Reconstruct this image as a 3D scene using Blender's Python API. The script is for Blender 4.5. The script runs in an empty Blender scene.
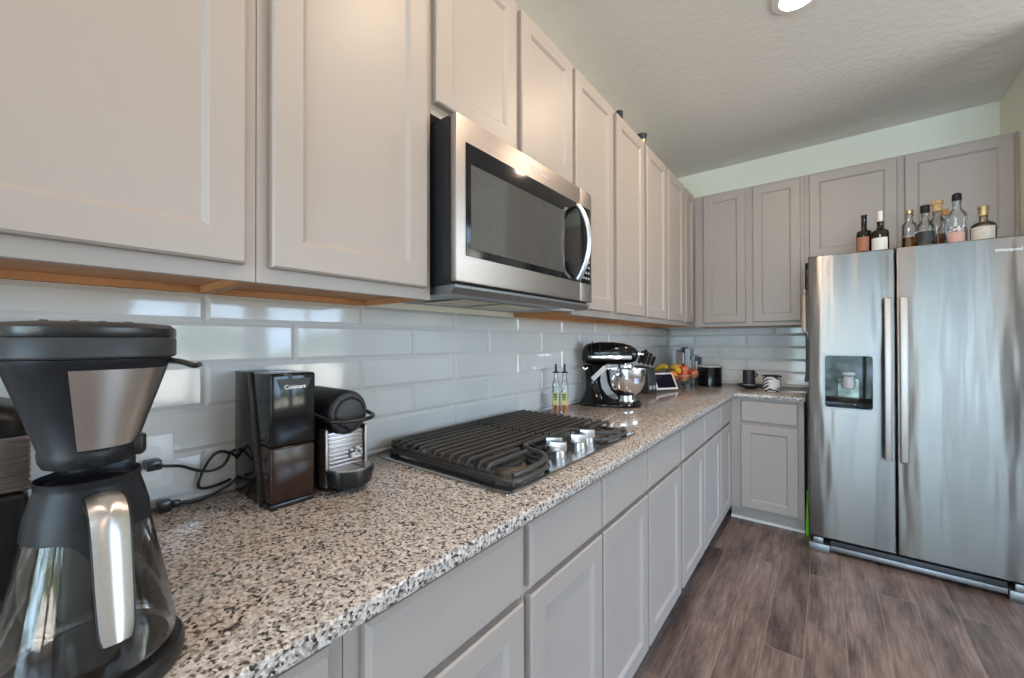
import bpy, bmesh, math, random
from mathutils import Vector, Matrix
random.seed(7)
SC = bpy.context.scene
COL = SC.collection
PI = math.pi

# ------------------------------------------------------------------ camera
YAW, PITCH, ROLL = 0.6626, 0.0053, -0.0020
_f = Vector((-math.sin(YAW)*math.cos(PITCH), math.cos(YAW)*math.cos(PITCH), math.sin(PITCH)))
_r = Vector((math.cos(YAW), math.sin(YAW), 0)); _u = _r.cross(_f)
_r2 = _r*math.cos(ROLL) + _u*math.sin(ROLL); _u2 = _r2.cross(_f)
cam_data = bpy.data.cameras.new('camera'); cam_data.sensor_width = 36; cam_data.sensor_fit = 'HORIZONTAL'
cam_data.lens = 402.2734/1024*36; cam_data.clip_start = 0.02
camera = bpy.data.objects.new('camera', cam_data); COL.objects.link(camera)
M4 = Matrix(((_r2.x, _u2.x, -_f.x, 1.1612), (_r2.y, _u2.y, -_f.y, 0.0), (_r2.z, _u2.z, -_f.z, 1.2806), (0, 0, 0, 1)))
camera.matrix_world = M4
SC.camera = camera

# ------------------------------------------------------------------ exposure
SC.view_settings.view_transform = 'Standard'; SC.view_settings.look = 'None'
SC.view_settings.gamma = 1.0; SC.view_settings.use_curve_mapping = False
SC.view_settings.exposure = 0.87
SC.cycles.max_bounces = 10; SC.cycles.diffuse_bounces = 6; SC.cycles.glossy_bounces = 5
SC.cycles.transparent_max_bounces = 16; SC.cycles.sample_clamp_indirect = 6.0
SC.cycles.caustics_reflective = False; SC.cycles.caustics_refractive = False

# ------------------------------------------------------------------ world: bright hazy sky over tree line and ground brightened to light the ceiling
SKY = 9.8
W = bpy.data.worlds.new('world'); SC.world = W; W.use_nodes = True
nt = W.node_tree; nt.nodes.clear()
def wn(t): return nt.nodes.new(t)
tc = wn('ShaderNodeTexCoord'); sep = wn('ShaderNodeSeparateXYZ'); nt.links.new(tc.outputs['Generated'], sep.inputs[0])
noi = wn('ShaderNodeTexNoise'); noi.inputs['Scale'].default_value = 9; noi.inputs['Detail'].default_value = 5
nt.links.new(tc.outputs['Generated'], noi.inputs['Vector'])
ma = wn('ShaderNodeMath'); ma.operation = 'MULTIPLY_ADD'; ma.inputs[1].default_value = 0.35; ma.inputs[2].default_value = -0.17
nt.links.new(noi.outputs['Fac'], ma.inputs[0])
ad = wn('ShaderNodeMath'); ad.operation = 'ADD'; nt.links.new(sep.outputs['Z'], ad.inputs[0]); nt.links.new(ma.outputs[0], ad.inputs[1])
rmp = wn('ShaderNodeValToRGB'); mr = wn('ShaderNodeMapRange'); mr.inputs[1].default_value = -0.5; mr.inputs[2].default_value = 0.5
nt.links.new(ad.outputs[0], mr.inputs[0]); nt.links.new(mr.outputs[0], rmp.inputs[0])
cr = rmp.color_ramp
cr.elements[0].position = 0.0; cr.elements[0].color = (.82, .77, .71, 1)
cr.elements[1].position = 1.0; cr.elements[1].color = (.47, .67, 1.0, 1)
for pos, c in ((.45, (.76, .72, .67, 1)), (.47, (.10, .14, .09, 1)), (.53, (.12, .16, .11, 1)), (.56, (.54, .73, 1.0, 1))):
    e = cr.elements.new(pos); e.color = c
# patio side (-y): unseen garden trees shaped to dim reflections; +x stays open sky
shd = wn('ShaderNodeMapRange'); shd.inputs[1].default_value = -.75; shd.inputs[2].default_value = -.25; shd.interpolation_type = 'SMOOTHSTEP'
nt.links.new(sep.outputs['Y'], shd.inputs[0])
n2 = wn('ShaderNodeTexNoise'); n2.inputs['Scale'].default_value = 14; n2.inputs['Detail'].default_value = 6; n2.inputs['Roughness'].default_value = .65; nt.links.new(tc.outputs['Generated'], n2.inputs['Vector'])
gr = wn('ShaderNodeValToRGB'); nt.links.new(n2.outputs['Fac'], gr.inputs[0])
gr.color_ramp.elements[0].position = .38; gr.color_ramp.elements[0].color = (.07, .12, .08, 1)
gr.color_ramp.elements[1].position = .62; gr.color_ramp.elements[1].color = (.84, 1.04, 1.5, 1)
e = gr.color_ramp.elements.new(.5); e.color = (.50, .70, .78, 1)
mxw = wn('ShaderNodeMix'); mxw.data_type = 'RGBA'; 
hi = wn('ShaderNodeMapRange'); hi.inputs[1].default_value = .30; hi.inputs[2].default_value = .42; nt.links.new(ad.outputs[0], hi.inputs[0])
mxm = wn('ShaderNodeMath'); mxm.operation = 'MAXIMUM'; 
xm = wn('ShaderNodeMapRange'); xm.inputs[1].default_value = .27; xm.inputs[2].default_value = .33; nt.links.new(sep.outputs['X'], xm.inputs[0])
mx0 = wn('ShaderNodeMath'); mx0.operation = 'MAXIMUM'; nt.links.new(shd.outputs[0], mx0.inputs[0]); nt.links.new(xm.outputs[0], mx0.inputs[1])
nt.links.new(mx0.outputs[0], mxm.inputs[0]); nt.links.new(hi.outputs[0], mxm.inputs[1])
nt.links.new(mxm.outputs[0], mxw.inputs[0]); nt.links.new(gr.outputs[0], mxw.inputs[6]); nt.links.new(rmp.outputs[0], mxw.inputs[7])
bg = wn('ShaderNodeBackground'); bg.inputs['Strength'].default_value = SKY
wo = wn('ShaderNodeOutputWorld'); nt.links.new(mxw.outputs[2], bg.inputs[0]); nt.links.new(bg.outputs[0], wo.inputs[0])

# window openings (used for the sky portals and for the walls further down)
ROOM_X1, ROOM_Y0, ROOM_Y1, CEIL = 5.0, -4.6, 3.8502, 2.7746
OPEN_FRONT = [(0.45, 3.1, 0.05, 2.45), (3.3, 4.9, 0.1, 2.6)]                       # patio door and an unseen window added for fill light: x0,x1,z0,z1
OPEN_RIGHT = [(0.9, 2.1, 0.5, 2.3), (2.3, 3.5, 0.5, 2.3)]   # y0,y1,z0,z1
def light(name, kind, energy, color, loc, rot=(0, 0, 0), **kw):
    d = bpy.data.lights.new(name, kind); d.energy = energy; d.color = color
    for k, v in kw.items(): setattr(d, k, v)
    o = bpy.data.objects.new(name, d); o.location = loc; o.rotation_euler = rot; COL.objects.link(o); return o
for i, (a, b, c, d) in enumerate(OPEN_FRONT):
    l = light('portal', 'AREA', 1, (1, 1, 1), ((a+b)/2, ROOM_Y0-.03, (c+d)/2), (PI/2, 0, 0), shape='RECTANGLE', size=b-a, size_y=d-c)
    l.data.cycles.is_portal = True
for i, (a, b, c, d) in enumerate(OPEN_RIGHT):
    l = light('portal', 'AREA', 1, (1, 1, 1), (ROOM_X1+.03, (a+b)/2, (c+d)/2), (PI/2, 0, PI/2), shape='RECTANGLE', size=b-a, size_y=d-c)
    l.data.cycles.is_portal = True
CAN_POWER = 5.0
CANS = [(1.07, -.16), (1.07, 0.985), (1.07, 2.13), (3.2, -0.16), (3.2, -2.4), (1.4, -2.4)]  # first lamp and the dining and patio ones are unseen, added for brightness
for x, y in CANS:
    light('can_lamp', 'AREA', CAN_POWER*(.4 if (x, y) == (1.07, -.16) else 1), (1.0, .74, .52), (x, y, CEIL-.035), (0, 0, 0), shape='DISK', size=.13)

# ------------------------------------------------------------------ materials
MAT = {}
class NB:
    def __init__(s, name):
        s.m = bpy.data.materials.new(name); s.m.use_nodes = True; s.t = s.m.node_tree; s.n = s.t.nodes; s.l = s.t.links
        s.b = s.n['Principled BSDF']; MAT[name] = s.m
    def node(s, t, **kw):
        n = s.n.new(t)
        for k, v in kw.items(): setattr(n, k, v)
        return n
    def link(s, a, b): s.l.new(a, b)
    def coord(s, scale=(1, 1, 1), rot=(0, 0, 0), kind='Object', loc=(0, 0, 0)):
        c = s.node('ShaderNodeTexCoord'); mp = s.node('ShaderNodeMapping')
        mp.inputs['Scale'].default_value = scale; mp.inputs['Rotation'].default_value = rot; mp.inputs['Location'].default_value = loc
        s.link(c.outputs[kind], mp.inputs[0]); return mp.outputs[0]
    def noise(s, vec, scale, detail=3, rough=.5):
        n = s.node('ShaderNodeTexNoise'); n.inputs['Scale'].default_value = scale; n.inputs['Detail'].default_value = detail
        n.inputs['Roughness'].default_value = rough; s.link(vec, n.inputs['Vector']); return n.outputs['Fac']
    def ramp(s, fac, stops, interp='LINEAR'):
        r = s.node('ShaderNodeValToRGB'); s.link(fac, r.inputs[0]); r.color_ramp.interpolation = interp
        e = r.color_ramp.elements
        e[0].position, e[0].color = stops[0][0], (*stops[0][1], 1); e[1].position, e[1].color = stops[-1][0], (*stops[-1][1], 1)
        for p_, c in stops[1:-1]:
            q = e.new(p_); q.color = (*c, 1)
        return r.outputs[0]
    def mix(s, fac, a, b, blend='MIX'):
        x = s.node('ShaderNodeMix', data_type='RGBA', blend_type=blend)
        if isinstance(fac, (int, float)): x.inputs[0].default_value = fac
        else: s.link(fac, x.inputs[0])
        for sock, v in ((x.inputs[6], a), (x.inputs[7], b)):
            if isinstance(v, tuple): sock.default_value = (*v, 1)
            else: s.link(v, sock)
        return x.outputs[2]
    def bump(s, h, strength, dist=.001):
        b = s.node('ShaderNodeBump'); b.inputs['Strength'].default_value = strength; b.inputs['Distance'].default_value = dist
        s.link(h, b.inputs['Height']); s.link(b.outputs[0], s.b.inputs['Normal']); return b
    def set(s, **kw):
        for k, v in kw.items():
            i = s.b.inputs[k.replace('_', ' ')]
            if isinstance(v, (int, float)): i.default_value = v
            elif isinstance(v, tuple): i.default_value = (*v, 1) if len(v) == 3 else v
            else: s.link(v, i)
        return s
def plain(name, col, rough=.5, metal=0, var=.06, bump=0, scale=40, **kw):
    b = NB(name); v = b.coord(); n = b.noise(v, scale)
    dark = tuple(c*(1-var) for c in col); lite = tuple(min(1, c*(1+var)) for c in col)
    b.set(Base_Color=b.ramp(n, [(.3, dark), (.7, lite)]), Roughness=rough, Metallic=metal)
    if bump: b.bump(n, bump)
    if kw: b.set(**kw)
    return b.m
def thin_glass(name, tint, refl=1.0, rough=.02):
    b = NB(name); b.n.remove(b.b)
    tr = b.node('ShaderNodeBsdfTransparent'); gl = b.node('ShaderNodeBsdfGlossy'); gl.inputs['Roughness'].default_value = rough
    fr = b.node('ShaderNodeFresnel'); fr.inputs[0].default_value = 1.5
    v = b.coord(); n = b.noise(v, 25)
    b.link(b.ramp(n, [(.3, tuple(t*.96 for t in tint)), (.7, tint)]), tr.inputs[0])
    mu = b.node('ShaderNodeMath', operation='MULTIPLY_ADD'); b.link(fr.outputs[0], mu.inputs[0]); mu.inputs[1].default_value = refl; mu.inputs[2].default_value = .03
    mx = b.node('ShaderNodeMixShader'); b.link(mu.outputs[0], mx.inputs[0]); b.link(tr.outputs[0], mx.inputs[1]); b.link(gl.outputs[0], mx.inputs[2])
    b.link(mx.outputs[0], b.n['Material Output'].inputs[0]); return b.m

plain('cabinet_paint', (.398, .35, .322), .42, var=.012, scale=3)
plain('toe_paint', (.398, .355, .33), .4, var=.02, scale=3)
plain('wood_raw', (.50, .235, .095), .6, var=.12, scale=14)
plain('wall_paint', (.86, .84, .73), .7, var=.015, bump=.08, scale=120)
plain('dining_paint', (.84, .83, .80), .7, var=.015)
plain('trim_white', (.80, .80, .78), .4, var=.02)
plain('black_plastic', (.012, .012, .013), .28, var=.2)
plain('black_satin', (.012, .013, .016), .38, var=.2, Specular_IOR_Level=.28)
plain('black_gloss', (.006, .006, .007), .11, var=.2, Specular_IOR_Level=.33)
plain('dark_grey_plastic', (.035, .038, .043), .4, var=.1, Specular_IOR_Level=.3)
plain('charcoal', (.03, .03, .032), .5, var=.2)
plain('cast_iron', (.055, .051, .048), .34, var=.25, bump=.15, scale=300)
plain('chrome', (.78, .78, .79), .13, 1, var=.02)
plain('grey_metal', (.30, .31, .325), .48, 1, var=.05)
plain('plastic_grey', (.42, .44, .46), .4, var=.04)
plain('dispenser_gloss', (.006, .008, .007), .025, var=.1, Specular_IOR_Level=.22)
plain('white_plastic', (.80, .80, .79), .3, var=.02)
plain('outlet_plastic', (.72, .71, .69), .3, var=.02)
plain('grout', (.60, .60, .59), .8, var=.04)
plain('brown_tint', (.030, .015, .010), .18, var=.15, Specular_IOR_Level=.35)
plain('screen', (.012, .012, .02), .08, var=.2)
plain('cord_black', (.008, .008, .008), .45, var=.2)
plain('oven_mitt_cloth', (.60, .50, .42), .9, var=.08, bump=.3, scale=150)
plain('green_plastic', (.16, .55, .04), .45, var=.12)
plain('banana_skin', (.78, .50, .06), .45, var=.15, scale=30)
plain('banana_stem', (.25, .22, .05), .6, var=.2)
plain('orange_peel', (.85, .27, .03), .45, var=.1, bump=.3, scale=260)
b = NB('apple_skin'); v = b.coord(); b.set(Base_Color=b.ramp(b.noise(v, 22, 4), [(.4, (.55, .05, .04)), (.62, (.75, .40, .16))]), Roughness=.25)
plain('book_white', (.72, .74, .76), .5, var=.03)
plain('book_mauve', (.36, .30, .31), .5, var=.06)
plain('book_navy', (.03, .045, .085), .45, var=.1)
plain('book_pale_blue', (.42, .56, .66), .5, var=.05)
plain('book_slate', (.12, .15, .17), .5, var=.08)
plain('book_grey', (.33, .36, .37), .5, var=.05)
plain('paper', (.80, .77, .70), .7, var=.05)
plain('wine_glass_dark', (.012, .010, .008), .06, var=.2)
plain('label_cream', (.62, .56, .50), .6, var=.08, scale=60)
plain('label_white', (.75, .73, .72), .6, var=.05)
plain('label_pink', (.70, .40, .36), .6, var=.08)
plain('label_black', (.03, .028, .032), .5, var=.3)
plain('label_rust', (.42, .17, .10), .6, var=.25, scale=80)
plain('cork', (.62, .40, .20), .8, var=.15, scale=90)
plain('cork_top', (.70, .30, .10), .5, var=.1)
plain('gold_foil', (.55, .42, .22), .3, .8, var=.15)
plain('cap_white', (.82, .78, .74), .45, var=.03)
plain('ink_green', (.05, .16, .03), .6, var=.2)
plain('tag_white', (.78, .78, .80), .5, var=.03)
plain('tomato_orange', (.62, .20, .09), .45, var=.2, scale=60)
plain('label_yellow', (.70, .64, .22), .5, var=.1, scale=60)
plain('burner_tan', (.16, .13, .105), .45, .5, var=.15)
plain('filter_tan', (.52, .48, .36), .45, .5, var=.1, scale=200)
plain('logo_silver', (.80, .80, .82), .3, .3, var=.02)
plain('shade_gap', (.02, .02, .02), .9, var=.1)
thin_glass('clear_glass', (.96, .97, .97), refl=.8)
thin_glass('window_glass', (.95, .97, .96), refl=.8)
thin_glass('carafe_glass', (.84, .77, .73), refl=.9, rough=.05)
thin_glass('whisky', (.75, .50, .16), refl=.8)
thin_glass('decanter_glass', (.86, .78, .62), refl=1.4, rough=.12)
thin_glass('smoke_glass', (.50, .48, .46), refl=1.2)
b = NB('lamp_glow'); b.set(Emission_Color=(1.0, .93, .82), Emission_Strength=14.0, Base_Color=(.9, .9, .9))

# granite
b = NB('granite'); v = b.coord()
vor = b.node('ShaderNodeTexVoronoi'); vor.inputs['Scale'].default_value = 235; b.link(v, vor.inputs['Vector'])
sepc = b.node('ShaderNodeSeparateColor'); b.link(vor.outputs['Color'], sepc.inputs[0])
big = b.noise(v, 55, 3, .6); mid = b.noise(v, 120, 2, .6)
addn = b.node('ShaderNodeMath', operation='MULTIPLY_ADD'); b.link(sepc.outputs[0], addn.inputs[0]); addn.inputs[1].default_value = .62
sub = b.node('ShaderNodeMath', operation='MULTIPLY_ADD'); b.link(mid, sub.inputs[0]); sub.inputs[1].default_value = 1.0; sub.inputs[2].default_value = -.32
b.link(sub.outputs[0], addn.inputs[2])
col = b.ramp(addn.outputs[0], [(.13, (.03, .028, .028)), (.22, (.10, .088, .082)), (.30, (.24, .205, .185)), (.40, (.40, .345, .31)), (.60, (.53, .46, .415)), (.80, (.66, .60, .56))])
col = b.mix(b.ramp(big, [(.42, (0, 0, 0)), (.62, (.5, .5, .5))]), col, b.ramp(addn.outputs[0], [(.2, (.05, .05, .05)), (.45, (.35, .33, .32)), (.8, (.75, .72, .69))]))
b.set(Base_Color=col, Roughness=.09)

# tile
b = NB('tile_glaze'); v = b.coord(); n = b.noise(v, 6, 2)
b.set(Base_Color=b.ramp(n, [(.3, (.62, .62, .61)), (.7, (.66, .66, .65))]), Roughness=.07); b.bump(b.noise(v, 18, 2), .12, .002)

# floor planks (rows run along y)
b = NB('plank_tile')
v = b.coord(rot=(0, 0, PI/2), loc=(.35, -.113, 0))
br = b.node('ShaderNodeTexBrick'); b.link(v, br.inputs['Vector'])
br.offset = .37; br.offset_frequency = 2; br.squash = 1
for k, val in (('Scale', 1.0), ('Mortar Size', .0016), ('Mortar Smooth', .1), ('Bias', 0), ('Brick Width', 1.2), ('Row Height', .1388)): br.inputs[k].default_value = val
br.inputs['Color1'].default_value = (0, 0, 0, 1); br.inputs['Color2'].default_value = (1, 1, 1, 1); br.inputs['Mortar'].default_value = (.5, .5, .5, 1)
# per plank offset of the grain
off = b.node('ShaderNodeVectorMath', operation='MULTIPLY_ADD'); b.link(br.outputs['Color'], off.inputs[0]); off.inputs[1].default_value = (7, 5, 3)
g0 = b.coord(scale=(9, 1.5, 1)); b.link(g0, off.inputs[2])
grain = b.noise(off.outputs[0], 1.5, 9, .66)
v3 = b.node('ShaderNodeVectorMath', operation='MULTIPLY'); b.link(off.outputs[0], v3.inputs[0]); v3.inputs[1].default_value = (2.2, .6, 1)
streak = b.noise(v3.outputs[0], 5.5, 5, .7)
c1 = b.ramp(grain, [(.30, (.045, .037, .036)), (.42, (.145, .105, .094)), (.55, (.255, .188, .165)), (.72, (.37, .285, .258))])
c2 = b.ramp(streak, [(.3, (.55, .55, .55)), (.7, (1.15, 1.12, 1.1))])
c = b.mix(1.0, c1, c2, 'MULTIPLY')
tone = b.ramp(br.outputs['Color'], [(0, (.80, .80, .82)), (1, (1.25, 1.2, 1.15))])
c = b.mix(1.0, c, tone, 'MULTIPLY')
c = b.mix(br.outputs['Fac'], c, (.30, .23, .19))
b.set(Base_Color=c, Roughness=b.ramp(grain, [(.3, (.38, .38, .38)), (.7, (.28, .28, .28))]))
b.bump(streak, .10, .001)

# ceiling knockdown texture
b = NB('ceiling_texture'); v = b.coord(); n1 = b.noise(v, 26, 4, .6)
b.set(Base_Color=(.80, .78, .75), Roughness=.85); b.bump(b.ramp(n1, [(.42, (0, 0, 0)), (.58, (1, 1, 1))]), .20, .005)

# brushed stainless: wavy sheet, horizontal brushing
def steel(name, col, rough, wave, aniso=.7, axis='Z', tint=.04):
    b = NB(name); v = b.coord(scale=(3.8, 3.8, .45)); n = b.noise(v, 1.0, 3, .55)
    v2 = b.coord(scale=(3, 3, 420)); n2 = b.noise(v2, 1.0, 2)
    b.set(Base_Color=b.ramp(n2, [(.3, tuple(c*(1-tint) for c in col)), (.7, tuple(c*(1+tint) for c in col))]), Metallic=1.0, Roughness=rough, Anisotropic=aniso, Anisotropic_Rotation=.25)
    tg = b.node('ShaderNodeTangent', direction_type='RADIAL', axis=axis); b.link(tg.outputs[0], b.b.inputs['Tangent'])
    b.bump(n, wave, .03); return b.m
steel('fridge_steel', (.225, .214, .205), .31, .62, aniso=.93)
steel('micro_steel', (.44, .395, .37), .44, .04, aniso=.15)
steel('steel_panel', (.54, .52, .50), .32, .06)
plain('cooktop_steel', (.50, .49, .48), .22, 1, var=.03)
plain('window_mesh_glass', (.075, .074, .072), .06, var=.05)

# zebra
b = NB('zebra'); v = b.coord(scale=(1, 1, 1.0), rot=(0.6, 0, 0)); wv = b.node('ShaderNodeTexWave'); b.link(v, wv.inputs['Vector'])
wv.inputs['Scale'].default_value = 16; wv.inputs['Distortion'].default_value = 5; wv.bands_direction = 'Z'
b.set(Base_Color=b.ramp(wv.outputs['Fac'], [(.45, (.03, .03, .04)), (.52, (.78, .76, .78))]), Roughness=.25)
# ribbed chrome
plain('handle_satin', (.66, .70, .75), .36, 1, var=.02)
plain('knob_metal', (.60, .60, .61), .30, 1, var=.03)
plain('rib_chrome', (.40, .36, .35), .34, 1, var=.03)
b = NB('ice_label'); v = b.coord(); n = b.noise(v, 90, 3)
b.set(Base_Color=b.ramp(n, [(.45, (.05, .05, .06)), (.55, (.75, .72, .70))]), Roughness=.3)

# ------------------------------------------------------------------ builders
class MB:
    def __init__(s): s.bm = bmesh.new(); s.M = Matrix.Identity(4)
    def _x(s, vs, M=None):
        M = s.M @ M if M else s.M
        for v in vs: v.co = M @ v.co
    def box(s, x0, x1, y0, y1, z0, z1, bev=0, seg=2, M=None, edges='all'):
        t = bmesh.new(); bmesh.ops.create_cube(t, size=1)
        for v in t.verts: v.co = Vector(((x0+x1)/2+v.co.x*(x1-x0), (y0+y1)/2+v.co.y*(y1-y0), (z0+z1)/2+v.co.z*(z1-z0)))
        if bev:
            es = list(t.edges)
            if edges in 'xyz':
                k = 'xyz'.index(edges); es = [e for e in es if abs((e.verts[0].co-e.verts[1].co).normalized()[k]) > .9]
            bmesh.ops.bevel(t, geom=es, offset=bev, segments=seg, profile=.5, affect='EDGES')
        s._merge(t, M); return s
    def _merge(s, t, M=None):
        M = s.M @ M if M else s.M
        mp = {}
        for v in t.verts: mp[v] = s.bm.verts.new(M @ v.co)
        for f in t.faces:
            try: s.bm.faces.new([mp[v] for v in f.verts])
            except ValueError: pass
        t.free()
    def lathe(s, prof, c=(0, 0, 0), n=28, M=None, sx=1, sy=1, cap=True):
        t = bmesh.new(); rings = []
        for r, z in prof:
            if r < 1e-5: rings.append([t.verts.new((c[0], c[1], c[2]+z))])
            else: rings.append([t.verts.new((c[0]+sx*r*math.cos(2*PI*k/n), c[1]+sy*r*math.sin(2*PI*k/n), c[2]+z)) for k in range(n)])
        for a, b_ in zip(rings, rings[1:]):
            for k in range(n):
                k2 = (k+1) % n
                if len(a) == 1 and len(b_) == 1: continue
                if len(a) == 1: t.faces.new((a[0], b_[k2], b_[k]))
                elif len(b_) == 1: t.faces.new((a[k], a[k2], b_[0]))
                else: t.faces.new((a[k], a[k2], b_[k2], b_[k]))
        if cap:
            if len(rings[0]) > 1: t.faces.new(list(reversed(rings[0])))
            if len(rings[-1]) > 1: t.faces.new(rings[-1])
        s._merge(t, M); return s
    def cyl(s, c, r, h, n=24, bev=.0, M=None):
        p_ = [(r, 0), (r, h)] if not bev else [(r-bev, 0), (r, bev), (r, h-bev), (r-bev, h)]
        return s.lathe(p_, c, n, M)
    def tube(s, pts, r, n=8, closed=False, M=None, flat=None, smooth=0):
        pts = [Vector(p_) for p_ in pts]
        for _ in range(smooth):
            q = []
            m = len(pts); rng = range(m if closed else m-1)
            if not closed: q.append(pts[0])
            for i in rng:
                a, b_ = pts[i], pts[(i+1) % m]; q += [a*.75+b_*.25, a*.25+b_*.75]
            if not closed: q.append(pts[-1])
            pts = q
        t = bmesh.new(); m = len(pts); rings = []; up = Vector((0, 0, 1)); prev = None
        for i, p_ in enumerate(pts):
            if closed: d = pts[(i+1) % m]-pts[i-1]
            else: d = pts[min(i+1, m-1)]-pts[max(i-1, 0)]
            d.normalize()
            if prev is None:
                a = d.cross(up)
                if a.length < .1: a = d.cross(Vector((0, 1, 0)))
                a.normalize()
            else:
                a = prev-d*prev.dot(d); a.normalize()
            prev = a; b_ = d.cross(a); rr = r(i/(m-1)) if callable(r) else r
            fa, fb = flat if flat else (1, 1)
            rings.append([t.verts.new(p_+a*rr*fa*math.cos(2*PI*k/n)+b_*rr*fb*math.sin(2*PI*k/n)) for k in range(n)])
        for i in range(m if closed else m-1):
            A, B = rings[i], rings[(i+1) % m]
            for k in range(n): t.faces.new((A[k], A[(k+1) % n], B[(k+1) % n], B[k]))
        if not closed:
            t.faces.new(list(reversed(rings[0]))); t.faces.new(rings[-1])
        s._merge(t, M); return s
    def loft(s, rings, M=None, cap=True, closed=True):
        t = bmesh.new(); R = [[t.verts.new(p_) for p_ in r] for r in rings]; n = len(R[0])
        for a, b_ in zip(R, R[1:]):
            for k in range(n if closed else n-1): t.faces.new((a[k], a[(k+1) % n], b_[(k+1) % n], b_[k]))
        if cap:
            t.faces.new(list(reversed(R[0]))); t.faces.new(R[-1])
        bmesh.ops.recalc_face_normals(t, faces=t.faces); s._merge(t, M); return s
    def prism(s, poly, axis, a0, a1, bev=0, M=None, seg=2):
        def P(u, v, w): return {'x': (w, u, v), 'y': (u, w, v), 'z': (u, v, w)}[axis]
        t = bmesh.new(); A = [t.verts.new(P(u, v, a0)) for u, v in poly]; B = [t.verts.new(P(u, v, a1)) for u, v in poly]; n = len(poly)
        t.faces.new(A); t.faces.new(B)
        for k in range(n): t.faces.new((A[k], A[(k+1) % n], B[(k+1) % n], B[k]))
        bmesh.ops.recalc_face_normals(t, faces=t.faces)
        if bev: bmesh.ops.bevel(t, geom=list(t.edges), offset=bev, segments=seg, profile=.5, affect='EDGES')
        s._merge(t, M); return s
    def sphere(s, c, r, sx=1, sy=1, sz=1, n=20, M=None):
        t = bmesh.new(); bmesh.ops.create_uvsphere(t, u_segments=n, v_segments=n//2, radius=r)
        for v in t.verts: v.co = Vector((c[0]+v.co.x*sx, c[1]+v.co.y*sy, c[2]+v.co.z*sz))
        s._merge(t, M); return s
    def text(s, body, size, M, depth=.0006, align='CENTER'):
        cu = bpy.data.curves.new('t', 'FONT'); cu.body = body; cu.size = size; cu.extrude = depth; cu.align_x = align; cu.resolution_u = 3
        o = bpy.data.objects.new('t', cu); COL.objects.link(o)
        dg = bpy.context.evaluated_depsgraph_get(); dg.update()
        me = bpy.data.meshes.new_from_object(o.evaluated_get(dg)); t = bmesh.new(); t.from_mesh(me)
        bpy.data.objects.remove(o); bpy.data.curves.remove(cu); bpy.data.meshes.remove(me)
        s._merge(t, M); return s
    def build(s, name, mat, parent=None, origin=None, smooth=40):
        bmesh.ops.recalc_face_normals(s.bm, faces=s.bm.faces)
        me = bpy.data.meshes.new(name)
        if origin is not None:
            o_ = Vector(origin)
            for v in s.bm.verts: v.co -= o_
        s.bm.to_mesh(me); s.bm.free(); me.materials.append(MAT[mat])
        if smooth:
            me.shade_smooth(); me.set_sharp_from_angle(angle=math.radians(smooth))
        o = bpy.data.objects.new(name, me); COL.objects.link(o)
        if parent is not None: o.parent = parent
        elif origin is not None: o.location = origin
        return o
def tag(o, label, cat, group=None):
    o['label'] = label; o['category'] = cat
    if group: o['group'] = group
    return o
def thing(name, label, cat, loc=(0, 0, 0), rz=0, group=None):
    o = bpy.data.objects.new(name, None); o.empty_display_size = .05; COL.objects.link(o); o.location = loc; o.rotation_euler = (0, 0, rz)
    return tag(o, label, cat, group)
def struct(o):
    o['kind'] = 'structure'; return o
def lab(o, s): o['label'] = s; return o

# ------------------------------------------------------------------ room shell
T = .12
X1, Y0, Y1 = ROOM_X1, ROOM_Y0, ROOM_Y1
struct(MB().box(-T, X1+T, Y0-T, Y1+T, -.1, 0).build('floor', 'plank_tile', smooth=0))
struct(MB().box(-T, X1+T, Y0-T, Y1+T, CEIL, CEIL+.1).build('ceiling', 'ceiling_texture', smooth=0))
struct(MB().box(-T, 0, Y0-T, Y1+T, 0, CEIL).build('wall_left', 'wall_paint', smooth=0))
struct(MB().box(0, 2.024, Y1, Y1+T, 0, CEIL).build('wall_back', 'wall_paint', smooth=0))
struct(MB().box(2.024, 2.024+T, 2.95, Y1+T, 0, CEIL).build('wall_right', 'wall_paint', smooth=0))
struct(MB().box(2.024+T, X1, Y1-.0, Y1+T, 0, CEIL).build('wall_dining', 'wall_paint', smooth=0))
def wall_with_holes(name, axis, w0, w1, u0, u1, holes):
    m = MB()
    def bx(a, b_, c, d):
        if b_-a < 1e-4 or d-c < 1e-4: return
        if axis == 'y': m.box(a, b_, w0, w1, c, d)
        else: m.box(w0, w1, a, b_, c, d)
    hs = sorted(holes); cur = u0
    for a, b_, c, d in hs:
        bx(cur, a, 0, CEIL); bx(a, b_, 0, c); bx(a, b_, d, CEIL); cur = b_
    bx(cur, u1, 0, CEIL)
    return struct(m.build(name, 'dining_paint', smooth=0))
wall_with_holes('wall_front', 'y', Y0-T, Y0, 0, X1, OPEN_FRONT)
wall_with_holes('wall_window_side', 'x', X1, X1+T, Y0-T, Y1+T, OPEN_RIGHT)
def window(name, axis, w0, w1, a, b_, c, d, mullions):
    m = MB(); f = .05
    def bx(mm, u0, u1, z0, z1, p0, p1):
        if axis == 'y': mm.box(u0, u1, p0, p1, z0, z1)
        else: mm.box(p0, p1, u0, u1, z0, z1)
    bx(m, a, a+f, c, d, w0, w1); bx(m, b_-f, b_, c, d, w0, w1); bx(m, a+f, b_-f, c, c+f, w0, w1); bx(m, a+f, b_-f, d-f, d, w0, w1)
    for u in mullions: bx(m, u-.03, u+.03, c+f, d-f, w0+.03, w1-.03)
    fr = struct(m.build(name, 'trim_white', smooth=0))
    g = MB(); mid = (w0+w1)/2; bx(g, a+f, b_-f, c+f, d-f, mid-.003, mid+.003)
    gl = g.build('pane', 'window_glass', fr, smooth=0)
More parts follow.
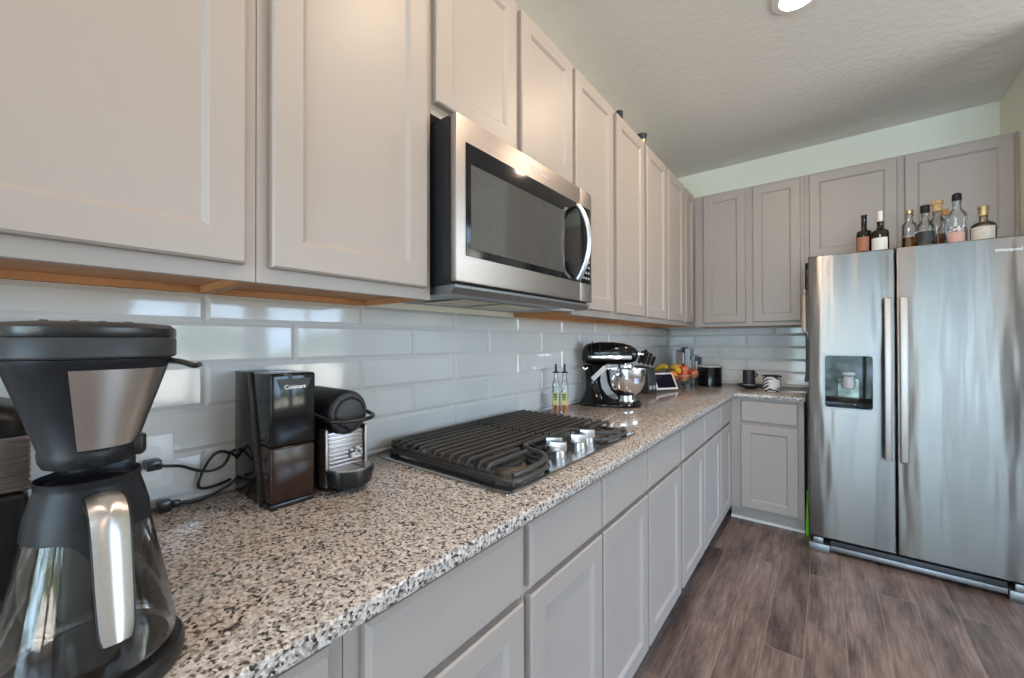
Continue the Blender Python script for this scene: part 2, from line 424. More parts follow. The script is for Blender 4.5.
for i, (a, b_, c, d) in enumerate(OPEN_FRONT): window(['door_1', 'window_3'][i], 'y', Y0-.1, Y0-.02, a, b_, c, d, [(a+b_)/2])  # second front opening is an added window that brightens the room
for i, (a, b_, c, d) in enumerate(OPEN_RIGHT): window('window_%d' % (i+1), 'x', X1+.02, X1+.1, a, b_, c, d, [(a+b_)/2])

# tiled backsplash (bevelled glazed tiles on a grout bed), left run and back run
ZT0, ZT1 = .9145, 1.3925
def tiles(name, axis, u0, u1, joints):
    """joints: dict parity -> phase of the vertical joints"""
    g = MB(); m = MB(); L = .4055; gap = .0012
    rows = [(.9145, .927), (.928, 1.028), (1.028, 1.128), (1.128, 1.228), (1.228, 1.328), (1.328, 1.3925)]
    def put(mm, a, b_, z0, z1, d0, d1, ins):
        # slab with a wide bevel
        def P(u, z, d): return Vector((d, u, z)) if axis == 'x' else Vector((u, Y1-d, z))
        A = [P(a, z0, d0), P(b_, z0, d0), P(b_, z1, d0), P(a, z1, d0)]
        B_ = [P(a, z0, d0+.004), P(b_, z0, d0+.004), P(b_, z1, d0+.004), P(a, z1, d0+.004)]
        i = min(ins, (z1-z0)*.4, (b_-a)*.4)
        C_ = [P(a+i, z0+i, d1), P(b_-i, z0+i, d1), P(b_-i, z1-i, d1), P(a+i, z1-i, d1)]
        mm.loft([A, B_, C_])
    for r, (z0, z1) in enumerate(rows):
        ph = joints[r % 2]; k = math.floor((u0-ph)/L)
        while ph+k*L < u1:
            a, b_ = max(u0, ph+k*L), min(u1, ph+(k+1)*L)
            if b_-a > .004: put(m, a+gap, b_-gap, z0+gap, z1-gap, .0005, .0095, .009)
            k += 1
    if axis == 'x': g.box(.0002, .004, u0, u1, ZT0, ZT1)
    else: g.box(u0, u1, Y1-.004, Y1-.0002, ZT0, ZT1)
    o = struct(m.build(name, 'tile_glaze', smooth=0))
    g.build('grout_bed', 'grout', o, smooth=0)
tiles('backsplash_left', 'x', -.9, Y1-.0005, {0: .505, 1: .303})     # row 4 (1.228) joints at .505, row 5 at .303
tiles('backsplash_back', 'y', .011, 2.02, {0: .640, 1: .432})

# recessed ceiling lights
for i, (x, y) in enumerate(CANS):
    t = thing('ceiling_light', ['round recessed ceiling light directly over the coffee maker side', 'round recessed ceiling light nearer one above the cooktop', 'round glowing recessed ceiling light at top of photo',
              'round recessed ceiling light over the dining side', 'round recessed ceiling light in far dining corner', 'round recessed ceiling light by the patio door'][i], 'light', (x, y, CEIL))
    MB().lathe([(.066, -.001), (.066, -.012), (.092, -.008), (.095, -.001)], n=40, cap=False).build('trim_ring', 'trim_white', t)
    MB().lathe([(.0655, -.004), (.0655, -.007)], n=40).build('diffuser', 'lamp_glow', t)

# ------------------------------------------------------------------ cabinets
def mapper(run, base):
    if run == 'left': return lambda u, z, d: Vector((base+d, u, z))
    return lambda u, z, d: Vector((u, base-d, z))
def shaker(run, base, u0, u1, z0, z1, t=.02, st=.056):
    P = mapper(run, base); m = MB(); rings = []
    def ring(i, d): return [P(u0+i, z0+i, d), P(u1-i, z0+i, d), P(u1-i, z1-i, d), P(u0+i, z1-i, d)]
    m.loft([ring(0, 0), ring(0, t-.004), ring(.004, t), ring(st, t), ring(st+.004, t-.003), ring(st+.010, t-.009)], cap=True)
    return m
def slab(run, base, u0, u1, z0, z1, t=.02, ch=.0075):
    P = mapper(run, base); m = MB()
    def ring(i, d): return [P(u0+i, z0+i, d), P(u1-i, z0+i, d), P(u1-i, z1-i, d), P(u0+i, z1-i, d)]
    m.loft([ring(0, 0), ring(0, t-ch), ring(ch, t)]); return m
def rbox(m, run, u0, u1, d0, d1, z0, z1, front):
    """box in run coordinates; depth measured from the wall"""
    if run == 'left': m.box(d0, d1, u0, u1, z0, z1)
    else: m.box(u0, u1, Y1-d1, Y1-d0, z0, z1)
ZU0, ZU1 = 1.3933, 2.458
def wall_cabinet(label, run, u0, u1, doors, z0=ZU0, z1=ZU1, dz=(1.4225, 2.443), under=True, depth=.31, recess=.02):
    e = .0008; u0 += e; u1 -= e
    org = (.15, (u0+u1)/2, z0) if run == 'left' else ((u0+u1)/2, Y1-.15, z0)
    t = thing('wall_cabinet', label, 'cabinet', org)
    m = MB(); rbox(m, run, u0, u1, .001, depth-.019, z0+(recess if under else 0), z1, 0); m.build('body', 'cabinet_paint', t, org, smooth=0)
    m = MB(); rbox(m, run, u0, u1, depth-.019, depth, z0, z1, 0); m.build('face_frame', 'cabinet_paint', t, org, smooth=0)
    if under:
        m = MB(); zt = z0+recess
        rbox(m, run, u0, u1, .001, depth-.0195, zt-.004, zt-.0005, 0); rbox(m, run, u0, u1, .001, .019, z0+.0005, zt-.004, 0)
        rbox(m, run, u0, u0+.012, .019, depth-.0195, z0+.0005, zt-.004, 0); rbox(m, run, u1-.012, u1, .019, depth-.0195, z0+.0005, zt-.004, 0)
        lab(m.build('underside', 'wood_raw', t, org, smooth=0), 'bare orange wood underside')
    base = depth if run == 'left' else Y1-depth
    for a, b_ in doors:
        shaker(run, base+(.0005 if run == 'left' else -.0005), a, b_, *dz).build('door', 'cabinet_paint', t, org, smooth=0)
    return t
wall_cabinet('beige-grey shaker wall cabinet above the coffee maker, at far left', 'left', -.575, .302, [(-.545, -.145), (-.118, .280)])
wall_cabinet('single-door beige-grey shaker wall cabinet just left of the microwave', 'left', .302, .728, [(.324, .704)])
wall_cabinet('short beige-grey two-door cabinet directly above the microwave', 'left', .728, 1.500, [(.736, 1.095), (1.126, 1.483)], z0=1.905, dz=(1.934, 2.443), under=False)
wall_cabinet('beige-grey two-door wall cabinet just right of the microwave', 'left', 1.500, 2.350, [(1.511, 1.891), (1.938, 2.327)])
wall_cabinet('beige-grey two-door wall cabinet between corner cabinet and the one beside microwave', 'left', 2.350, 3.180, [(2.372, 2.735), (2.774, 3.150)])
wall_cabinet('narrow beige-grey wall cabinet in the corner over the fruit', 'left', 3.180, 3.5395, [(3.215, 3.440)])
wall_cabinet('tall grey two-door wall cabinet on back wall beside the refrigerator', 'back', .312, 1.047, [(.382, .679), (.728, 1.022)])
wall_cabinet('short grey two-door cabinet above the refrigerator behind the bottles', 'back', 1.047, 2.0235, [(1.073, 1.523), (1.559, 2.004)], z0=1.83, dz=(1.862, 2.443), under=False)
# corner filler behind the two runs is part of the left corner cabinet's wall side; light rail trim strips
def base_cabinet(label, run, u0, u1, fronts, depth=.61, side_toe=False):
    e = .0008; u0 += e; u1 -= e
    org = (.3, (u0+u1)/2, 0) if run == 'left' else ((u0+u1)/2, Y1-.3, 0)
    t = thing('base_cabinet', label, 'cabinet', org)
    m = MB(); rbox(m, run, u0, u1, .012, depth, .105, .8835, 0); m.build('body', 'cabinet_paint', t, org, smooth=0)
    td = .535 if run == 'left' else .535
    m = MB(); rbox(m, run, u0, u1, .012, td, .0005, .105, 0); m.build('toe_kick', 'toe_paint', t, org, smooth=0)
    m = MB(); rbox(m, run, u0, u1, td, td+.012, .0005, .018, 0); m.build('shoe_strip', 'trim_white', t, org, smooth=0)
    base = depth+.0005 if run == 'left' else Y1-depth-.0005
    for a, b_ in fronts:
        slab(run, base, a, b_, .716, .864).build('drawer_front', 'cabinet_paint', t, org, smooth=0)
        shaker(run, base, a, b_, .118, .700).build('door', 'cabinet_paint', t, org, smooth=0)
    return t
base_cabinet('grey two-door base cabinet under the coffee maker, at bottom left', 'left', -.575, .308, [(-.545, -.145), (-.118, .283)])
base_cabinet('single-door grey base cabinet left of the cooktop cabinet', 'left', .308, .737, [(.336, .724)])
base_cabinet('two-door grey base cabinet directly beneath the cooktop', 'left', .737, 1.524, [(.752, 1.121), (1.133, 1.514)])
base_cabinet('two-door grey base cabinet just right of the cooktop cabinet', 'left', 1.524, 2.402, [(1.531, 1.949), (1.983, 2.393)])
base_cabinet('two-door grey base cabinet meeting the inside corner', 'left', 2.402, 3.2395, [(2.414, 2.838), (2.850, 3.205)])
base_cabinet('single-door grey base cabinet on back wall beside refrigerator', 'back', .6105, 1.047, [(.686, 1.016)])

# granite worktop, one L-shaped slab
m = MB()
poly = [(.001, -.58), (.648, -.58), (.648, Y1-.648), (1.055, Y1-.648), (1.055, Y1-.001), (.001, Y1-.001)]
m.prism(poly, 'z', .884, .914, bev=.004, seg=2)
tag(m.build('countertop', 'granite'), 'speckled beige granite worktop running in an L along both walls', 'countertop')

# ------------------------------------------------------------------ microwave
org = (.2, 1.125, 1.41)
t = thing('microwave', 'stainless over-range microwave mounted above the cooktop', 'microwave', org)
MY0, MY1, MZ0, MZ1 = .738, 1.510, 1.432, 1.884
MB().box(.001, .376, MY0, MY1, MZ0, MZ1, .004).build('body', 'black_satin', t, org)
m = MB()
m.box(.377, .402, MY0, 1.408, MZ0+.006, MZ1, .005)
d = m.build('door', 'micro_steel', t, org)
MB().box(.377, .402, 1.411, MY1, MZ0+.006, MZ1, .005).build('control_section', 'micro_steel', t, org)
GZ0, GZ1 = 1.510, 1.815
MB().box(.4021, .4045, .772, 1.408, GZ0, GZ1, .001).build('glass_panel', 'black_gloss', d, org)
MB().box(.4046, .4052, .790, 1.285, GZ0+.022, GZ1-.055, 0).build('viewing_window', 'window_mesh_glass', d, org)
MB().box(.4021, .4045, 1.411, 1.496, GZ0, GZ1, .001).build('control_panel', 'black_gloss', t, org)
m = MB()
for i in range(4):
    for j in range(3):
        m.box(.4046, .4052, 1.428+j*.021, 1.440+j*.021, 1.528+i*.022, 1.536+i*.022)
m.build('keypad_marks', 'plastic_grey', t, org, smooth=0)
m = MB(); pts = []
for k in range(15):
    a = k/14; z = 1.518+a*.284; bul = math.sin(PI*a)
    pts.append((.412+.048*bul**.8, 1.372, z))
m.tube(pts, .0135, 12, flat=(1.0, .8)); m.build('handle', 'handle_satin', d, org)
lab(MB().box(.375, .3765, MY0, MY1, MZ0-.0, MZ0+.006).build('door_gap', 'black_satin', t, org), 'dark gap under door')
# sloping vent lip and underside
m = MB(); m.prism([(.02, 1.412), (.375, 1.408), (.392, 1.424), (.392, 1.4315), (.02, 1.4315)], 'y', MY0+.004, MY1-.004)
m.build('vent_base', 'grey_metal', t, org, smooth=0)
MB().box(.12, .30, .86, 1.02, 1.4045, 1.4075, .001).build('grease_filter', 'filter_tan', t, org)
MB().box(.12, .30, 1.06, 1.30, 1.4045, 1.4075, .001).build('grease_filter', 'filter_tan', t, org)
MB().box(.315, .36, 1.33, 1.44, 1.402, 1.4065, .002).build('work_light', 'white_plastic', t, org)
m = MB(); m.text('Whirlpool', .026, Matrix.Translation((.4022, 1.125, 1.842)) @ Matrix.Rotation(PI/2, 4, 'Z') @ Matrix.Rotation(PI/2, 4, 'X'))
m.build('logo', 'logo_silver', d, org, smooth=0)

# ------------------------------------------------------------------ refrigerator
org = (1.52, 3.45, 0)
t = thing('refrigerator', 'stainless side-by-side refrigerator with dispenser in its left door', 'refrigerator', org)
FX0, FX1, FS, FY = 1.076, 1.966, 1.468, 3.076
MB().box(FX0+.004, FX1-.004, FY+.062, Y1-.02, .06, 1.782, .004).build('body', 'dark_grey_plastic', t, org)
def fridge_door(x0, x1, hole=None):
    m = MB(); z0, z1, y0, y1 = .092, 1.795, FY, FY+.056
    xs = [x0, x1]; zs = [z0, z1]
    if hole: xs = [x0, hole[0], hole[1], x1]; zs = [z0, hole[2], hole[3], z1]
    bm = bmesh.new()
    F = [[bm.verts.new((x, y0, z)) for z in zs] for x in xs]; B = [[bm.verts.new((x, y1, z)) for z in zs] for x in xs]
    nx, nz = len(xs), len(zs)
    for i in range(nx-1):
        for j in range(nz-1):
            if hole and i == 1 and j == 1:
                for a, c in (((1, 1), (2, 1)), ((2, 1), (2, 2)), ((2, 2), (1, 2)), ((1, 2), (1, 1))):
                    bm.faces.new((F[a[0]][a[1]], F[c[0]][c[1]], B[c[0]][c[1]], B[a[0]][a[1]]))
                continue
            bm.faces.new((F[i][j], F[i+1][j], F[i+1][j+1], F[i][j+1])); bm.faces.new((B[i][j], B[i][j+1], B[i+1][j+1], B[i+1][j]))
    for i in range(nx-1):
        bm.faces.new((F[i][0], B[i][0], B[i+1][0], F[i+1][0])); bm.faces.new((F[i][-1], F[i+1][-1], B[i+1][-1], B[i][-1]))
    for j in range(nz-1):
        bm.faces.new((F[0][j], F[0][j+1], B[0][j+1], B[0][j])); bm.faces.new((F[-1][j], B[-1][j], B[-1][j+1], F[-1][j+1]))
    bmesh.ops.recalc_face_normals(bm, faces=bm.faces)
    es = [e for e in bm.edges if all(abs(v.co.y-y0) < 1e-6 for v in e.verts) and (all(abs(v.co.x-x0) < 1e-6 for v in e.verts) or all(abs(v.co.x-x1) < 1e-6 for v in e.verts)
          or all(abs(v.co.z-z0) < 1e-6 for v in e.verts) or all(abs(v.co.z-z1) < 1e-6 for v in e.verts))]
    bmesh.ops.bevel(bm, geom=es, offset=.006, segments=3, profile=.5, affect='EDGES')
    m._merge(bm); return m.build('door', 'fridge_steel', t, org)
HX0, HX1, HZ0, HZ1 = 1.153, 1.374, .880, 1.193
dl = fridge_door(FX0, FS-.003, (HX0, HX1, HZ0, HZ1))
dr = fridge_door(FS+.003, FX1)
def rrect(x0, x1, z0, z1, r, n=5):
    P = []
    for cx, cz, a0 in ((x1-r, z1-r, 0), (x0+r, z1-r, PI/2), (x0+r, z0+r, PI), (x1-r, z0+r, 1.5*PI)):
        for k in range(n+1):
            a = a0+k*PI/2/n; P.append((cx+r*math.cos(a), cz+r*math.sin(a)))
    return P
dsp = MB()
o_ = rrect(HX0-.004, HX1+.004, HZ0-.004, HZ1+.004, .018); i_ = rrect(HX0+.003, HX1-.003, HZ0+.003, HZ1-.003, .014)
dsp.loft([[(x, FY-.0003, z) for x, z in o_], [(x, FY-.004, z) for x, z in o_], [(x, FY-.004, z) for x, z in i_], [(x, FY+.002, z) for x, z in i_]], cap=False)
bez = dsp.build('dispenser', 'grey_metal', dl, org)
m = MB(); m.prism(rrect(HX0+.003, HX1-.003, 1.055, HZ1-.003, .012), 'y', FY-.003, FY+.012); m.build('display_panel', 'dispenser_gloss', dl, org)
m = MB()
m.box(HX0, HX1, FY+.050, FY+.055, HZ0, HZ1); m.box(HX0+.0005, HX0+.003, FY+.001, FY+.05, HZ0, HZ1); m.box(HX1-.003, HX1-.0005, FY+.001, FY+.05, HZ0, HZ1)
m.box(HX0+.003, HX1-.003, FY+.0, FY+.05, HZ0+.001, HZ0+.022); m.box(HX0+.003, HX1-.003, FY+.014, FY+.05, 1.055, 1.06)
m.build('recess', 'dispenser_gloss', dl, org, smooth=0)
m = MB(); m.prism(rrect(1.218, 1.312, .905, 1.085, .008), 'y', FY+.030, FY+.036); m.build('paddle', 'smoke_glass', dl, org)
m = MB(); m.cyl((1.265, FY+.012, 1.075), .034, .020, 24, .003); m.cyl((1.265, FY+.014, .998), .030, .072, 24, .004); m.build('spout', 'plastic_grey', dl, org)
for x0, x1, dd in ((1.4155, 1.4475, dl), (1.4785, 1.5145, dr)):
    m = MB(); m.box(x0, x1, FY-.046, FY-.030, .612, 1.518, .006, 3)
    m.box(x0+.005, x1-.005, FY-.032, FY-.0005, .625, .66, .002); m.box(x0+.005, x1-.005, FY-.032, FY-.0005, 1.47, 1.505, .002)
    m.build('handle', 'micro_steel', dd, org)
m = MB(); m.text('Whirlpool', .0215, Matrix.Translation((1.876, FY-.0008, 1.722)) @ Matrix.Rotation(PI/2, 4, 'X')); m.build('logo', 'logo_silver', dr, org, smooth=0)
MB().box(FX0+.10, FX1-.10, FY+.012, FY+.05, .018, .078, .003).build('kick_grille', 'dark_grey_plastic', t, org)
MB().box(FX0+.10, FX1-.10, FY+.004, FY+.012, .022, .050, .002).build('grille_rail', 'grey_metal', t, org)
for x in (FX0-.002, FX1-.098):
    m = MB(); m.box(x, x+.10, FY-.006, FY+.055, .0005, .050, .004); m.box(x+.02, x+.07, FY+.004, FY+.05, .05, .085, .004); m.build('foot_cover', 'grey_metal', t, org)


# ------------------------------------------------------------------ cooktop
CT = .914
org = (.31, 1.14, CT)
t = thing('cooktop', 'stainless gas cooktop set on the granite between the cabinets', 'cooktop', org)
CX0, CX1, CY0, CY1 = .040, .572, .742, 1.552
m = MB()
def rr(x0, x1, y0, y1, r, z): return [(x, y, z) for x, y in rrect(x0, x1, y0, y1, r)]
m.loft([rr(CX0, CX1, CY0, CY1, .012, CT+.0003), rr(CX0, CX1, CY0, CY1, .012, CT+.004), rr(CX0+.006, CX1-.006, CY0+.006, CY1-.006, .012, CT+.0065), rr(CX0+.016, CX1-.016, CY0+.016, CY1-.016, .01, CT+.0045)])
m.build('top_plate', 'cooktop_steel', t, org)
for bx_, by_, br_ in ((.17, .92, .040), (.44, .90, .046), (.17, 1.37, .036), (.44, 1.41, .046), (.24, 1.148, .052)):
    b_ = MB().lathe([(br_+.012, 0), (br_+.010, .008), (br_, .012), (br_, .016)], (bx_, by_, CT+.0045)).build('burner', 'burner_tan', t, org)
    MB().lathe([(br_-.004, 0), (br_, .002), (br_, .006), (br_-.006, .009)], (bx_, by_, CT+.0207)).build('burner_cap', 'charcoal', b_, org)
for kx, ky in ((.503, 1.076), (.462, 1.118), (.503, 1.207), (.492, 1.290)):
    k_ = MB().lathe([(.026, 0), (.026, .003), (.0235, .004), (.0225, .022), (.020, .024)], (kx, ky, CT+.0047)).build('knob', 'knob_metal', t, org)
    mm = MB(); R = Matrix.Translation((kx, ky, CT+.0047+.026)) @ Matrix.Rotation(.58, 4, 'Z')
    mm.box(-.026, .026, -.006, .006, -.006, .022, .002, M=R); mm.build('grip', 'knob_metal', k_, org)
def grate(label, mirror):
    YM = 1.148
    def Y(y): return 2*YM-y if mirror else y
    o = thing('cooktop_grate', label, 'grate', (.30, Y(.95), CT+.005), group='cast iron cooktop grates')
    og = (.30, Y(.95), CT+.005)
    zt, zb = CT+.045, CT+.024
    ya, yb, yl = .786, 1.143, .985
    xs = [.062+.0335*i for i in range(11)]
    m = MB()
    def bar(x, y0, y1, curl=True):
        pts = []
        if curl:
            pts += [(x, Y(y0+.020), zb-.004), (x, Y(y0+.004), zb+.002), (x, Y(y0-.003), zt-.012), (x, Y(y0+.004), zt-.002), (x, Y(y0+.016), zt)]
        else: pts += [(x, Y(y0), zt)]
        pts += [(x, Y(y1), zt)]
        m.tube(pts, .0068, 8, flat=(.80, 1.0))
    for x in xs: bar(x, ya, yb)
    for x in (.440, .470): bar(x, ya, yl-.03)
    m.build('bars', 'cast_iron', o, og)
    m = MB()
    fz = CT+.0155
    loop = [(.064, ya), (.30, ya), (.538, ya), (.552, ya+.012), (.555, ya+.04), (.552, yl-.06), (.530, yl), (.445, yl+.01), (.420, yl+.03), (.418, yb-.014), (.406, yb), (.22, yb), (.064, yb), (.052, yb-.012), (.052, (ya+yb)/2), (.052, ya+.012)]
    m.tube([(x, Y(y), fz) for x, y in loop], .0066, 8, closed=True, smooth=1, flat=(.9, 1.1))
    m.tube([(.418, Y(yb), zt), (.418, Y(yl+.03), zt), (.440, Y(yl+.005), zt-.002), (.520, Y(yl-.005), zt-.006), (.545, Y(yl-.05), zt-.010), (.549, Y(ya+.05), zt-.012), (.540, Y(ya+.012), zt-.016)], .0072, 8, smooth=1)
    m.tube([(.050, Y(ya+.006), zt-.004), (.050, Y(yb), zt-.002)], .006, 8)
    for x, y in ((.055, ya+.004), (.545, ya+.006), (.055, yb-.02), (.418, yb-.02), (.54, yl-.03)):
        m.box(x-.007, x+.007, Y(y)-.007, Y(y)+.007, CT+.0066, fz+.006, .002)
    m.box(.052, .418, Y(yb)-.004, Y(yb)+.004, fz, zt-.003, .002)
    for x in (.16, .30, .40): m.box(x-.005, x+.005, min(Y(.88), Y(.98)), max(Y(.88), Y(.98)), zt-.016, zt-.004, .002)
    m.build('frame', 'cast_iron', o, og)
grate('black cast-iron cooktop grate nearer the camera, left half of burners', False)
grate('black cast-iron cooktop grate farther from camera, right half of burners', True)

# ------------------------------------------------------------------ coffee maker and carafe
AX, AY = .530, .063
org = (AX, AY, CT)
t = thing('coffee_maker', 'large black drip coffee maker with steel basket panel at far left', 'coffee maker', org)
L_ = lambda: MB()
m = MB(); m.lathe([(.080, .0005), (.0855, .004), (.0865, .018), (.083, .024), (.076, .0255)], n=56)
m.box(-.20, -.05, -.020, .060, .0005, .022, .006)
m.build('base', 'black_plastic', t)
m = MB(); m.lathe([(.070, .0257), (.072, .0262), (.070, .0275)], n=48); m.build('warming_plate', 'dark_grey_plastic', t)
m = MB(); m.box(-.20, -.105, -.018, .058, .022, .345, .012, 3); m.build('tower', 'black_plastic', t)
# brew basket: tapered cone with rounded-square top
def sring(r, z, k, n=48, sx=1.0):
    out = []
    for i in range(n):
        a = 2*PI*i/n; c, s_ = math.cos(a), math.sin(a)
        q = (abs(c)**k+abs(s_)**k)**(-1/k); out.append((r*q*c*sx, r*q*s_, z))
    return out
m = MB(); m.loft([sring(.0375, .237, 2.0), sring(.0405, .243, 2.0), sring(.0415, .252, 2.0), sring(.0405, .254, 2.05), sring(.052, .292, 2.15), sring(.0665, .338, 2.3), sring(.071, .345, 2.4), sring(.0715, .349, 2.4)])
m.build('brew_basket', 'black_satin', t)
# steel panel wraps the right-front of the basket
m = MB(); ringsA = []
for z, r, k in ((.256, .0417, 2.05), (.275, .0475, 2.1), (.30, .0555, 2.18), (.32, .0618, 2.25), (.3385, .0675, 2.3)):
    row = []
    for i in range(26):
        a = math.radians(-19+i*(141/25)); c, s_ = math.cos(a), math.sin(a); q = (abs(c)**k+abs(s_)**k)**(-1/k); row.append((r*q*c*1.004, r*q*s_*1.004, z))
    inner = [(x*.975, y*.975, z) for x, y, z in reversed(row)]
    ringsA.append(row+inner)
m.loft(ringsA); m.build('steel_panel', 'steel_panel', t)
m = MB(); m.loft([sring(.0735, .350, 2.5), sring(.0755, .352, 2.5), sring(.0755, .369, 2.5), sring(.0745, .371, 2.5)]); m.build('rim', 'dark_grey_plastic', t)
m = MB(); m.loft([sring(.0745, .3715, 2.5), sring(.0755, .373, 2.5), sring(.0750, .381, 2.5), sring(.070, .3855, 2.4), sring(.05, .3875, 2.3)]); m.box(-.21, -.06, -.062, .062, .3465, .380, .008)
lid = m.build('lid', 'black_plastic', t)
m = MB()
for i in range(4): m.box(-.035+.0, .03, -.040+i*.022, -.034+i*.022, .3872, .3888, .0005)
m.build('lid_ribs', 'charcoal', lid)
m = MB(); R = Matrix.Rotation(math.radians(62), 4, 'Z')
m.tube([(.064, 0, .346), (.085, 0, .344), (.098, 0, .338), (.104, 0, .340)], .007, 10, M=R, flat=(1.4, .45), smooth=2); m.build('lever', 'black_plastic', t)
m = MB(); R = Matrix.Rotation(math.radians(70), 4, 'Z'); m.box(.034, .048, -.010, .010, .240, .262, .003, M=R); m.build('drip_stop_tab', 'black_plastic', t)

t.scale = (.935, .935, 1)
c = thing('carafe', 'tapered glass coffee carafe with steel-faced handle, standing in the coffee maker', 'carafe', (AX, AY, CT+.0278))
c.scale = (.935, .935, 1)
def gprof(): return [(.070, .0005), (.076, .003), (.0775, .010), (.0755, .022), (.069, .060), (.060, .105), (.0505, .150), (.047, .165)]
outer = gprof()
m = MB(); m.lathe(outer, n=56, cap=False); m.lathe([(0, .0005), (.070, .0005)], n=56, cap=False); m.build('glass_body', 'carafe_glass', c)
m = MB(); m.lathe([(.0528, .140), (.0535, .141), (.0515, .158), (.0462, .178), (.0437, .186), (.0437, .190), (.0452, .196), (.0435, .1965), (.0425, .190), (.0415, .183), (.046, .160), (.0505, .1405)], n=48, cap=False)
m.build('collar', 'black_satin', c)
m = MB(); m.lathe([(0, .180), (.0405, .182), (.041, .189), (.036, .191), (.034, .187), (.012, .186), (0, .186)], n=40, cap=False); m.build('lid', 'black_satin', c)
# handle: leaves the collar and falls outward
ph = math.radians(4.5); R = Matrix.Rotation(ph, 4, 'Z')
def hr(x, z, w, th, dx=0):
    return [(x+th, -w+.004, z), (x+th, w-.004, z), (x+th-.003, w, z), (x-th, w, z), (x-th, -w, z), (x+th-.003, -w, z)]
st = [(.048, .174, .0155), (.062, .174, .0165), (.073, .166, .0168), (.080, .150, .0165), (.088, .116, .016), (.096, .085, .0155), (.1015, .062, .0145), (.1035, .054, .012)]
for _ in range(2):
    q = [st[0]]
    for a_, b_ in zip(st, st[1:]): q += [tuple(u*.75+v*.25 for u, v in zip(a_, b_)), tuple(u*.25+v*.75 for u, v in zip(a_, b_))]
    st = q+[st[-1]]
m = MB(); rings = []
for i, (x, z, w) in enumerate(st):
    a = Vector((st[min(i+1, len(st)-1)][0]-st[max(i-1, 0)][0], 0, st[min(i+1, len(st)-1)][1]-st[max(i-1, 0)][1])).normalized(); nrm = Vector((-a.z, 0, a.x))
    if nrm.z < 0 or nrm.x < -.3: nrm = -nrm
    th = .0085 if i < len(st)-2 else .006
    rings.append([Vector((x, 0, z))+nrm*th+Vector((0, -w, 0)), Vector((x, 0, z))+nrm*th+Vector((0, w, 0)), Vector((x, 0, z))-nrm*th+Vector((0, w*.8, 0)), Vector((x, 0, z))-nrm*th+Vector((0, -w*.8, 0))])
m.loft(rings, M=R); h_ = m.build('handle', 'black_satin', c)
m = MB(); rings = []
for i, (x, z, w) in enumerate(st):
    if i < 3: continue
    a = Vector((st[min(i+1, len(st)-1)][0]-st[max(i-1, 0)][0], 0, st[min(i+1, len(st)-1)][1]-st[max(i-1, 0)][1])).normalized(); nrm = Vector((-a.z, 0, a.x))
    if nrm.z < 0 or nrm.x < -.3: nrm = -nrm
    w2 = w-.0018; p_ = Vector((x, 0, z)); row = []
    for k in range(9):
        s_ = -1+k/4; row.append(p_+nrm*(.0088+.0035*(1-s_*s_))+Vector((0, w2*s_, 0)))
    row += [p_+nrm*.0086+Vector((0, w2, 0)), p_+nrm*.0086+Vector((0, -w2, 0))]
    rings.append(row)
m.loft(rings, M=R); lab(m.build('handle_plate', 'steel_panel', h_), 'polished steel handle face')
# collar skirt that flows into the handle on the left
m = MB(); rings = []
for k in range(9):
    a = math.radians(-30+k*(62+7)/16); lo = .139-.045*(k/8)**2.5; w = .0530+.0155*(k/8)**2.5
    rings.append([(.0455*math.cos(a), .0455*math.sin(a), .178), (.0525*math.cos(a), .0525*math.sin(a), .150), ((w+.001)*math.cos(a), (w+.001)*math.sin(a), lo), ((w-.003)*math.cos(a), (w-.003)*math.sin(a), lo), (.048*math.cos(a), .048*math.sin(a), .150), (.042*math.cos(a), .042*math.sin(a), .178)])
m.loft(rings); m.build('collar_skirt', 'black_satin', c)

# ribbed appliance behind
t = thing('kitchen_appliance', 'black countertop appliance with ribbed chrome band behind the coffee maker', 'appliance', (.155, -.115, CT))
m = MB(); m.box(-.10, .10, -.145, .145, .0005, .153, .012, 3); m.build('body', 'black_satin', t)
m = MB()
for i in range(9): m.box(-.101, .101, -.147, .147, .1538+i*.0086, .1605+i*.0086, .003, 2)
m.box(-.096, .096, -.142, .142, .1535, .231)
m.build('ribbed_band', 'rib_chrome', t)
m = MB(); m.loft([rr(-.099, .099, -.145, .145, .03, .2315), rr(-.099, .099, -.145, .145, .03, .255), rr(-.09, .09, -.135, .135, .03, .272), rr(-.06, .06, -.10, .10, .03, .284)]); m.build('top_cover', 'black_satin', t)

# ------------------------------------------------------------------ coffee grinder (tall black box)
gx0, gx1, gy0, gy1, gh = .013, .222, .362, .459, .296
org = (.126, .41, CT)
t = thing('coffee_grinder', 'tall glossy black coffee grinder box with brown-tinted lower chamber', 'coffee grinder', org)
z0 = CT+.0005
m = MB(); m.prism([(gx0, z0), (.166, z0), (.100, CT+gh), (gx0, CT+gh)], 'y', gy0, gy1, .003); m.build('housing', 'black_gloss', t, org)
m = MB(); m.prism([(.1665, z0), (.178, z0), (.112, CT+gh), (.1005, CT+gh)], 'y', gy0-.004, gy1+.001, .002); m.build('slanted_rim', 'black_plastic', t, org)
zc = CT+.135
def slx(z): return .1785-(z-z0)/(gh)*.066
m = MB(); m.prism([(slx(z0+.012), z0+.012), (gx1-.001, z0+.012), (gx1-.001, zc), (slx(zc), zc)], 'y', gy0+.001, gy1-.001, .006, seg=3); m.build('grounds_chamber', 'brown_tint', t, org)
m = MB(); m.prism([(.1785, z0), (gx1-.004, z0), (gx1-.004, z0+.0115), (slx(z0+.0115), z0+.0115)], 'y', gy0, gy1, .003); m.build('foot', 'black_plastic', t, org)
m = MB(); m.prism([(slx(zc+.001), zc+.001), (gx1, zc+.001), (gx1, CT+gh), (.1125, CT+gh)], 'y', gy0, gy1, .006, seg=3); up_ = m.build('hopper', 'black_gloss', t, org)
